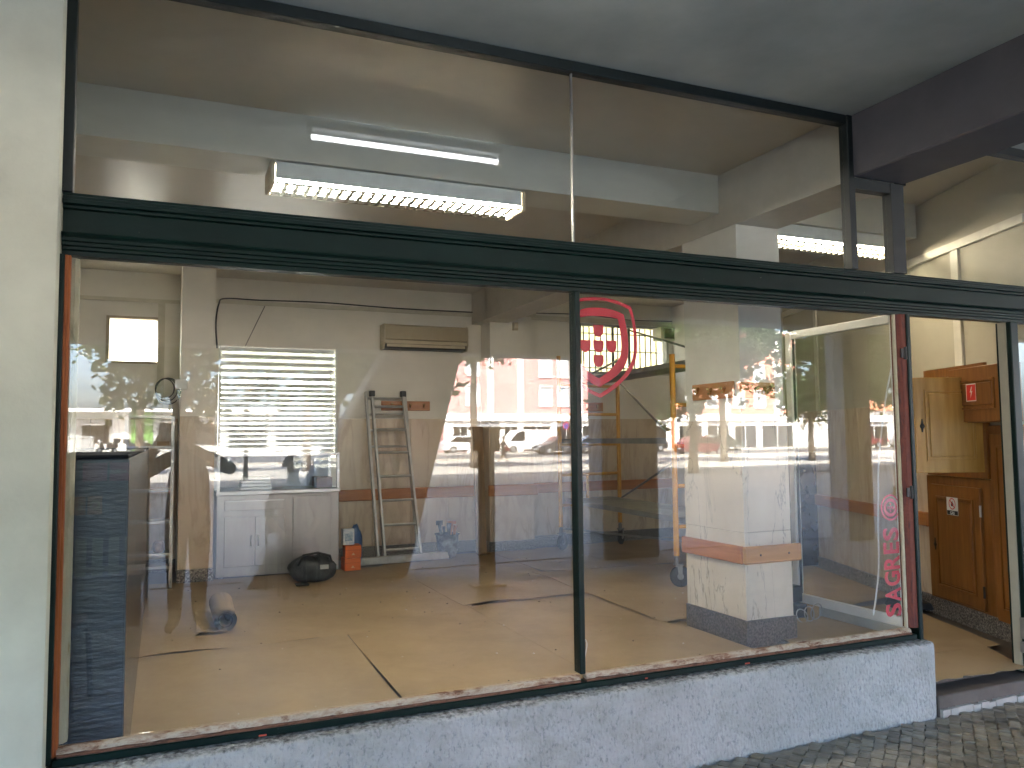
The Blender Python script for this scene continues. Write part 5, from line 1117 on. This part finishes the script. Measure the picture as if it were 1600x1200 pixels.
TREES = [(.39, -22, 0, 'plaza tree with thick forked trunk mirrored above the person with the phone'), (-6.8, -28, 1, 'plaza tree mirrored at the left edge of the pane'), (5.7, -26.5, 2, 'plaza tree mirrored over the roller shutter'), (7.2, -21, 2, 'plaza tree mirrored above the ladder and plank'),
         (20.5, -25, 0, 'plaza tree mirrored on the marble pillar'), (26.8, -22.5, 1, 'plaza tree mirrored behind the open glazed door'), (36.5, -35, 0, 'far plaza tree mirrored at the right end of the pane'),
         (33, -24, 2, 'plaza tree mirrored by the doorway jamb'), (25, -36, 0, 'far plaza tree between pillar and scaffold reflections'),
         (-9, -36, 3, 'tall plaza tree at the far left of the plaza'), (-1, -37, 3, 'tall plaza tree behind the forked one'), (15, -36.5, 3, 'tall plaza tree before the pink building'), (23.5, -37, 3, 'tall plaza tree in the middle of the plaza'), (31.5, -37, 3, 'tall plaza tree right of the pillar reflection'), (41, -35, 3, 'tall plaza tree out to the right'), (6.6, -38, 3, 'tall plaza tree at the street edge behind the lamp post')]
for i, (x, y, k, lb) in enumerate(TREES):
    t = thing('tree', lb, 'tree', (x, y, gz(x, y)), 'trees on the plaza'); t.rotation_euler = (0, 0, i * 1.3); sc_ = (1, 1.06, .95, 1.02)[i % 4]; t.scale = (sc_, sc_, sc_)
    for nm, me in (('trunk', TM[k][0]), ('crown', TM[k][1])): o = bpy.data.objects.new(nm, me); COL.objects.link(o); o.parent = t
t = thing('tree', 'leafy tree in the back yard behind the barred window', 'tree', (4.6, 8.6, 0)); t.scale = (.55, .3, .62)
for nm, me in (('trunk', TM[2][0]), ('crown', TM[2][1])): o = bpy.data.objects.new(nm, me); COL.objects.link(o); o.parent = t
lpst = thing('street_lamp', 'dark street lamp post on the plaza', 'street lamp', (3.0, -30, 0))
MB().tube([(3.0, -30, 0), (3.0, -30, .8), (3.0, -30, 6.8)], [.10, .075, .05], 10).obj('post', IRON, lpst); MB().lathe([(.05, 6.8), (.26, 7.0), (.24, 7.3), (.05, 7.4)], (3.0, -30, 0), 14).obj('lantern', mat('lantern_grey', (.35, .36, .38), rough=.4), lpst)

# ---------------------------------------------------------------- buildings over the road
PINK = mat('pink_render', (.60, .30, .285), (.55, .265, .25), rough=.8, scale=.8); PINK2 = mat('salmon_render', (.62, .27, .19), (.56, .24, .17), rough=.8, scale=.8); WHT = mat('white_render', (.76, .75, .73), (.7, .69, .67), rough=.75, scale=1)
def house(name, label, x0, x1, y, zb, zt, wallm, wins, shops, pil_x, cat_='building', grp=None, zc=3.5):
    t = thing(name, label, cat_, ((x0 + x1) / 2, y, zb), grp)
    B(x0, y - 9, zb - .5, x1, y, zt).obj('wall', wallm, t)
    B(x0 - .15, y - 9.2, zt, x1 + .15, y + .25, zt + .3).obj('roof', WHT, t)
    if shops:
        B(x0, y + .001, zc - .35, x1, y + .30, zc + .33).obj('cornice', WHT, t)
        wf = None
        for i, (a, b_) in enumerate(shops):
            f = B(a, y + .002, zb + .1, b_, y + .05, zc - .36).obj('shop_window', DARKGLASS, t)
            B(a, y + .051, zc - .85, b_, y + .09, zc - .37).obj('fascia', (WHT, mat('grey_fascia', (.3, .31, .33), rough=.5), WHT)[i % 3], f)
            B((a + b_) / 2 - .04, y + .051, zb + .1, (a + b_) / 2 + .04, y + .08, zc - .851).obj('glazing_bar', WHT, f)
        edges = sorted([x0] + [v for s_ in shops for v in s_] + [x1])
        for a, b_ in zip(edges[::2], edges[1::2]):
            if b_ - a > .1: B(a + .01, y + .001, zb - .3, b_ - .01, y + .16, zc - .36).obj('pier', WHT, t)
    for x in pil_x: B(x, y + .001, zc + .34, x + .55, y + .34, zt - .01).obj('pier', WHT, t)
    for (x, z, w_, h_) in wins:
        fr = MB(); fr.box(x - .13, y + .001, z - .13, x, y + .12, z + h_ + .13).box(x + w_, y + .001, z - .13, x + w_ + .13, y + .12, z + h_ + .13).box(x, y + .001, z - .13, x + w_, y + .12, z).box(x, y + .001, z + h_, x + w_, y + .12, z + h_ + .13)
        f = fr.obj('window', WHT, t, bevel=.02)
        B(x, y + .002, z, x + w_, y + .03, z + h_).obj('pane', mat('pale_blind', (.50, .53, .56), (.42, .45, .48), rough=.3, scale=.7), f)
        B(x, y + .031, z + h_ * .62, x + w_, y + .06, z + h_ * .62 + .06).obj('glazing_bar', WHT, f)
    return t
xs = [25.4, 32.85, 34.75, 38.2, 40.1, 43.6, 45.5]
house('apartment_building', 'pink apartment building with white window surrounds and shops below', 23.2, 47.5, -66, .3, 13.2, PINK, [(x, z, 1.15, 1.75) for x in xs for z in (4.62, 7.4, 10.2)], [(24.1, 25.4), (26, 28.6), (29.1, 30.4), (31, 33.8), (34.5, 36.6), (37.3, 40), (40.7, 43.2), (44, 46.9)], [27.4, 30.45, 36.7, 42.3, 46.8])
xs = [48.9, 51.7, 55.2, 58, 61.5]
house('apartment_building', 'salmon coloured apartment building standing right of the pink one', 47.7, 64, -65.6, .2, 12.6, PINK2, [(x, z, 1.3, 1.75) for x in xs for z in (4.6, 7.3, 10.0)], [(48.2, 51), (51.7, 54.4), (55.2, 58), (58.8, 63)], [54, 60.6])
house('white_shop', 'white single storey shop with gridded windows across the road', 64.2, 92, -62, .1, 3.9, WHT, [], [(65, 68.4), (69.2, 73), (74, 78), (79, 84), (85, 91)], [], 'shop', None, 3.3)
rf = tag(MB().prism([(-71.5, 4.21), (-61.5, 4.21), (-66.5, 5.9)], 64, 92.2, 'x').obj('tiled_roof', mat('orange_tiles', (.48, .19, .09), (.38, .14, .07), rough=.8, scale=6)), 'orange tiled roof on the white single storey shop', 'roof')
ls = thing('shop_row', 'low grey row of shops with flat canopy and a green bay, mirrored at the left', 'shop row', (-2, -73, .8))
GREYW = mat('grey_render', (.42, .43, .42), (.36, .37, .365), rough=.8, scale=.6)
B(-26, -82, 0, 9.5, -73, 4.1).obj('wall', GREYW, ls); B(-26.2, -82.2, 4.1, 9.7, -71.6, 4.38).obj('canopy', WHT, ls)
B(-2.5, -72.99, .8, -.8, -72.9, 4.09).obj('green_bay', mat('green_panel', (.14, .30, .07), (.12, .26, .06), rough=.6), ls); B(-2.5, -72.899, 3.0, -.8, -72.86, 3.08).obj('bay_rail', WHT, ls)
for a, b_, z0, z1 in ((-6.2, -4.2, 1.5, 3.0), (-.3, 1.5, 1.6, 3.2), (2.4, 4.6, 1.3, 3.1), (5.4, 8.6, 1.0, 3.1), (-11, -7.2, 1.2, 3.0), (-17, -12, 1.2, 3)):
    f = B(a, -72.99, z0, b_, -72.92, z1).obj('window', DARKGLASS, ls); B(a - .1, -72.99, z1 + .001, b_ + .1, -72.88, z1 + .12).obj('frame', WHT, f)
B(-3.9, -72.99, .8, -2.7, -72.95, 4.09).obj('white_bay', WHT, ls)

# ---------------------------------------------------------------- vehicles and street furniture
def car(label, x, y, rz, col, kind='hatch', L=4.2, W=1.72, H=1.46):
    t = thing({'van': 'van', 'suv': 'pickup_truck'}.get(kind, 'parked_car'), label, {'van': 'van', 'suv': 'pickup'}.get(kind, 'car'), (0, 0, 0), 'vehicles parked along the street')
    pm_ = mat('car_paint_%d%d%d' % tuple(int(c * 100) for c in col), col, tuple(c * .95 for c in col), rough=.22, spec=.6)
    l = L / 2
    if kind == 'van': prof = [(-l, .28), (l, .28), (l, .75), (l - .35, .98), (l - 1.25, H - .12), (l - 1.5, H), (-l + .1, H), (-l, H - .15)]; gl = [(l - .55, 1.02), (l - 1.28, H - .16), (l - 1.9, H - .16), (l - 1.9, 1.02)]
    elif kind == 'suv': prof = [(-l, .4), (l, .4), (l, .92), (l - .9, 1.02), (l - 1.5, H), (-l + 1.6, H), (-l + 1.45, 1.02), (-l, .98)]; gl = [(l - 1.02, 1.05), (l - 1.52, H - .07), (-l + 1.68, H - .07), (-l + 1.58, 1.05)]
    else: prof = [(-l, .27), (l, .27), (l + .02, .55), (l - .1, .74), (l - 1.0, .90), (l - 1.75, H), (-l + 1.0, H), (-l + .25, .96), (-l - .02, .85)]; gl = [(l - 1.13, .93), (l - 1.78, H - .08), (-l + 1.05, H - .08), (-l + .45, .96)]
    MB().prism(prof, -W / 2, W / 2, 'y').obj('body', pm_, t, bevel=.05, smooth=35)
    for s_ in (-1, 1):
        MB().prism(gl, s_ * (W / 2 + .001), s_ * (W / 2 + .006), 'y').obj('side_window', DARKGLASS, t)
        B(l - .12, s_ * (W / 2 - .38), .58, l + .03, s_ * (W / 2 - .08), .72).obj('headlight', mat('lamp_clear', (.8, .8, .8), rough=.15), t, bevel=.01); B(-l - .035, s_ * (W / 2 - .25), .65, -l + .05, s_ * (W / 2 - .06), .88).obj('tail_light', mat('lamp_red', (.4, .01, .01), rough=.2), t, bevel=.01)
        for xx in (-l + .78, l - .82):
            w_ = MB().lathe([(.20, -.09), (.30, -.1), (.315, -.06), (.315, .06), (.30, .1), (.20, .09)], (xx, s_ * (W / 2 - .07), .315), 18, 'y').obj('wheel', RUBBER, t, smooth=40); MB().lathe([(.05, -.105), (.19, -.095), (.19, .095), (.05, .105)], (xx, s_ * (W / 2 - .07), .315), 14, 'y').obj('rim', ALU, w_, smooth=40)
    if kind != 'van': MB().add([Vector(p) for s_ in (0,) for p in ((gl[0][0] + .10, -W / 2 + .14, gl[0][1] + .01), (gl[0][0] + .10, W / 2 - .14, gl[0][1] + .01), (gl[1][0] + .06, W / 2 - .2, gl[1][1]), (gl[1][0] + .06, -W / 2 + .2, gl[1][1]))], [(0, 1, 2, 3)]).obj('windscreen', DARKGLASS, t)
    B(l, -.25, .38, l + .035, .25, .48).obj('number_plate', WHITEP, t); B(-l - .05, -.25, .48, -l - .02, .25, .58).obj('number_plate', WHITEP, t)
    return place(t, (x, y, gz(x, y)), rz)
car('white panel van parked before the pink building, seen mirrored', 28.6, -60.2, math.pi, (.78, .78, .78), 'van', 4.6, 1.8, 1.95)
car('white hatchback parked left of the white van, seen mirrored', 23.4, -61, 0, (.75, .75, .75))
car('silver saloon parked left of the white hatchback, seen mirrored', 18.2, -61.5, .1, (.45, .46, .48))
car('dark grey hatchback parked nearest in front of the white van', 30.0, -56.5, math.pi, (.05, .055, .06))
car('blue grey saloon parked by the mullion reflection', 34.0, -57.5, 0, (.10, .13, .19), 'hatch', 4.4)
car('black hatchback behind the scaffold reflection', 38.9, -57.8, math.pi, (.02, .02, .025))
car('dark red hatchback parked left of the pillar reflection', 39.8, -50.6, 0, (.12, .015, .02), 'hatch', 4.1)
car('dark green hatchback parked beyond the pillar reflection', 47.5, -58, 0, (.03, .05, .045))
car('maroon pickup truck parked before the white shop, seen mirrored', 63.6, -57, math.pi, (.14, .015, .02), 'suv', 4.8, 1.8, 1.75)
car('silver hatchback parked right of the maroon pickup', 71, -57.5, 0, (.4, .41, .42))
def scooter(label, x, y, rz, col):
    t = thing('scooter', label, 'scooter', (0, 0, 0), 'scooters parked by the low shops'); pm_ = mat('scooter_paint_%d' % int(col[0] * 1000), col, rough=.3)
    for xx in (-.62, .62):
        w_ = MB().lathe([(.12, -.05), (.22, -.06), (.24, 0), (.22, .06), (.12, .05)], (xx, 0, .24), 16, 'y').obj('wheel', RUBBER, t, smooth=40); MB().lathe([(.03, -.055), (.12, -.05), (.12, .05), (.03, .055)], (xx, 0, .24), 12, 'y').obj('rim', ALU, w_)
    MB().prism([(-.85, .45), (-.2, .38), (-.1, .28), (.3, .28), (.3, .34), (-.05, .36), (-.1, .72), (-.8, .72)], -.15, .15, 'y').obj('body', pm_, t, bevel=.03); MB().prism([(-.82, .725), (-.1, .725), (-.15, .82), (-.78, .84)], -.14, .14, 'y').obj('seat', BLACK, t, bevel=.02)
    MB().prism([(.3, .28), (.38, .28), (.58, .95), (.5, .97)], -.2, .2, 'y').obj('front_shield', pm_, t, bevel=.02); MB().tube([(.52, -.34, 1.05), (.55, 0, 1.0), (.52, .34, 1.05)], .018, 8).obj('handlebar', BLACK, t); MB().tube([(.62, 0, .24), (.54, 0, 1.0)], .025, 8).obj('fork', ALU, t); B(.54, -.09, .86, .66, .09, 1.0).obj('headlight', WHITEP, t, bevel=.02)
    B(-1.02, -.18, .8, -.66, .18, 1.12).obj('top_box', BLACK, t, bevel=.03)
    return place(t, (x, y, gz(x, y)), rz)
scooter('dark blue scooter parked nearest the green bay', -1.6, -59.5, .5, (.03, .04, .07)); scooter('black scooter parked left of the blue one', -3.6, -60.2, 2.4, (.02, .02, .02)); scooter('white scooter parked to the right of the green bay', 1.5, -59.8, .2, (.7, .7, .68))
def bin_(label, x, y, col, w_=.9, h_=1.1):
    t = thing('waste_container', label, 'container', (x, y, gz(x, y)), 'waste containers by the low shops'); z = gz(x, y)
    MB().prism([(x - w_ / 2 + .06, z + .12), (x + w_ / 2 - .06, z + .12), (x + w_ / 2, z + h_), (x - w_ / 2, z + h_)], y - .4, y + .4, 'y').obj('body', col, t, bevel=.02); MB().prism([(x - w_ / 2 - .02, z + h_ + .001), (x + w_ / 2 + .02, z + h_ + .001), (x + w_ / 2 - .1, z + h_ + .16), (x - w_ / 2 + .1, z + h_ + .16)], y - .43, y + .43, 'y').obj('lid', col, t)
    for k in (-1, 1): MB().lathe([(.09, -.03), (.09, .03)], (x + k * (w_ / 2 - .15), y, z + .09), 10, 'y').obj('wheel', RUBBER, t)
bin_('grey waste container near the low grey shops', -4.9, -61, mat('bin_grey', (.35, .36, .36), rough=.5)); bin_('pale grey waste container at the far left', -6.1, -61.2, mat('bin_pale', (.48, .49, .49), rough=.5)); bin_('yellow waste container at the left end', -7.4, -60, mat('bin_yellow', (.6, .5, .06), rough=.5))
def sign(label, x, y, z):
    t = thing('traffic_sign', label, 'traffic sign', (x, y, gz(x, y)), 'round traffic signs by the street'); z0 = gz(x, y)
    MB().tube([(x, y, z0), (x, y, z + .35)], .03, 8).obj('post', ZINC, t); MB().lathe([(.30, 0), (.30, .012)], (x, y + .04, z), 24, 'y').obj('disc', REDS, t); MB().lathe([(.23, 0), (.23, .006)], (x, y + .053, z), 24, 'y').obj('face', mat('sign_blue', (.05, .10, .42), rough=.4), t)
    MB().box(-.25, 0, -.025, .25, .004, .025, T=Matrix.Translation((x, y + .061, z)) @ Matrix.Rotation(R(45), 4, 'Y')).obj('slash', REDS, t)
sign('no parking sign standing before the pink building', 29.9, -55, 2.5); sign('no parking sign standing left of the white hatchback', 20.8, -60, 2.5)
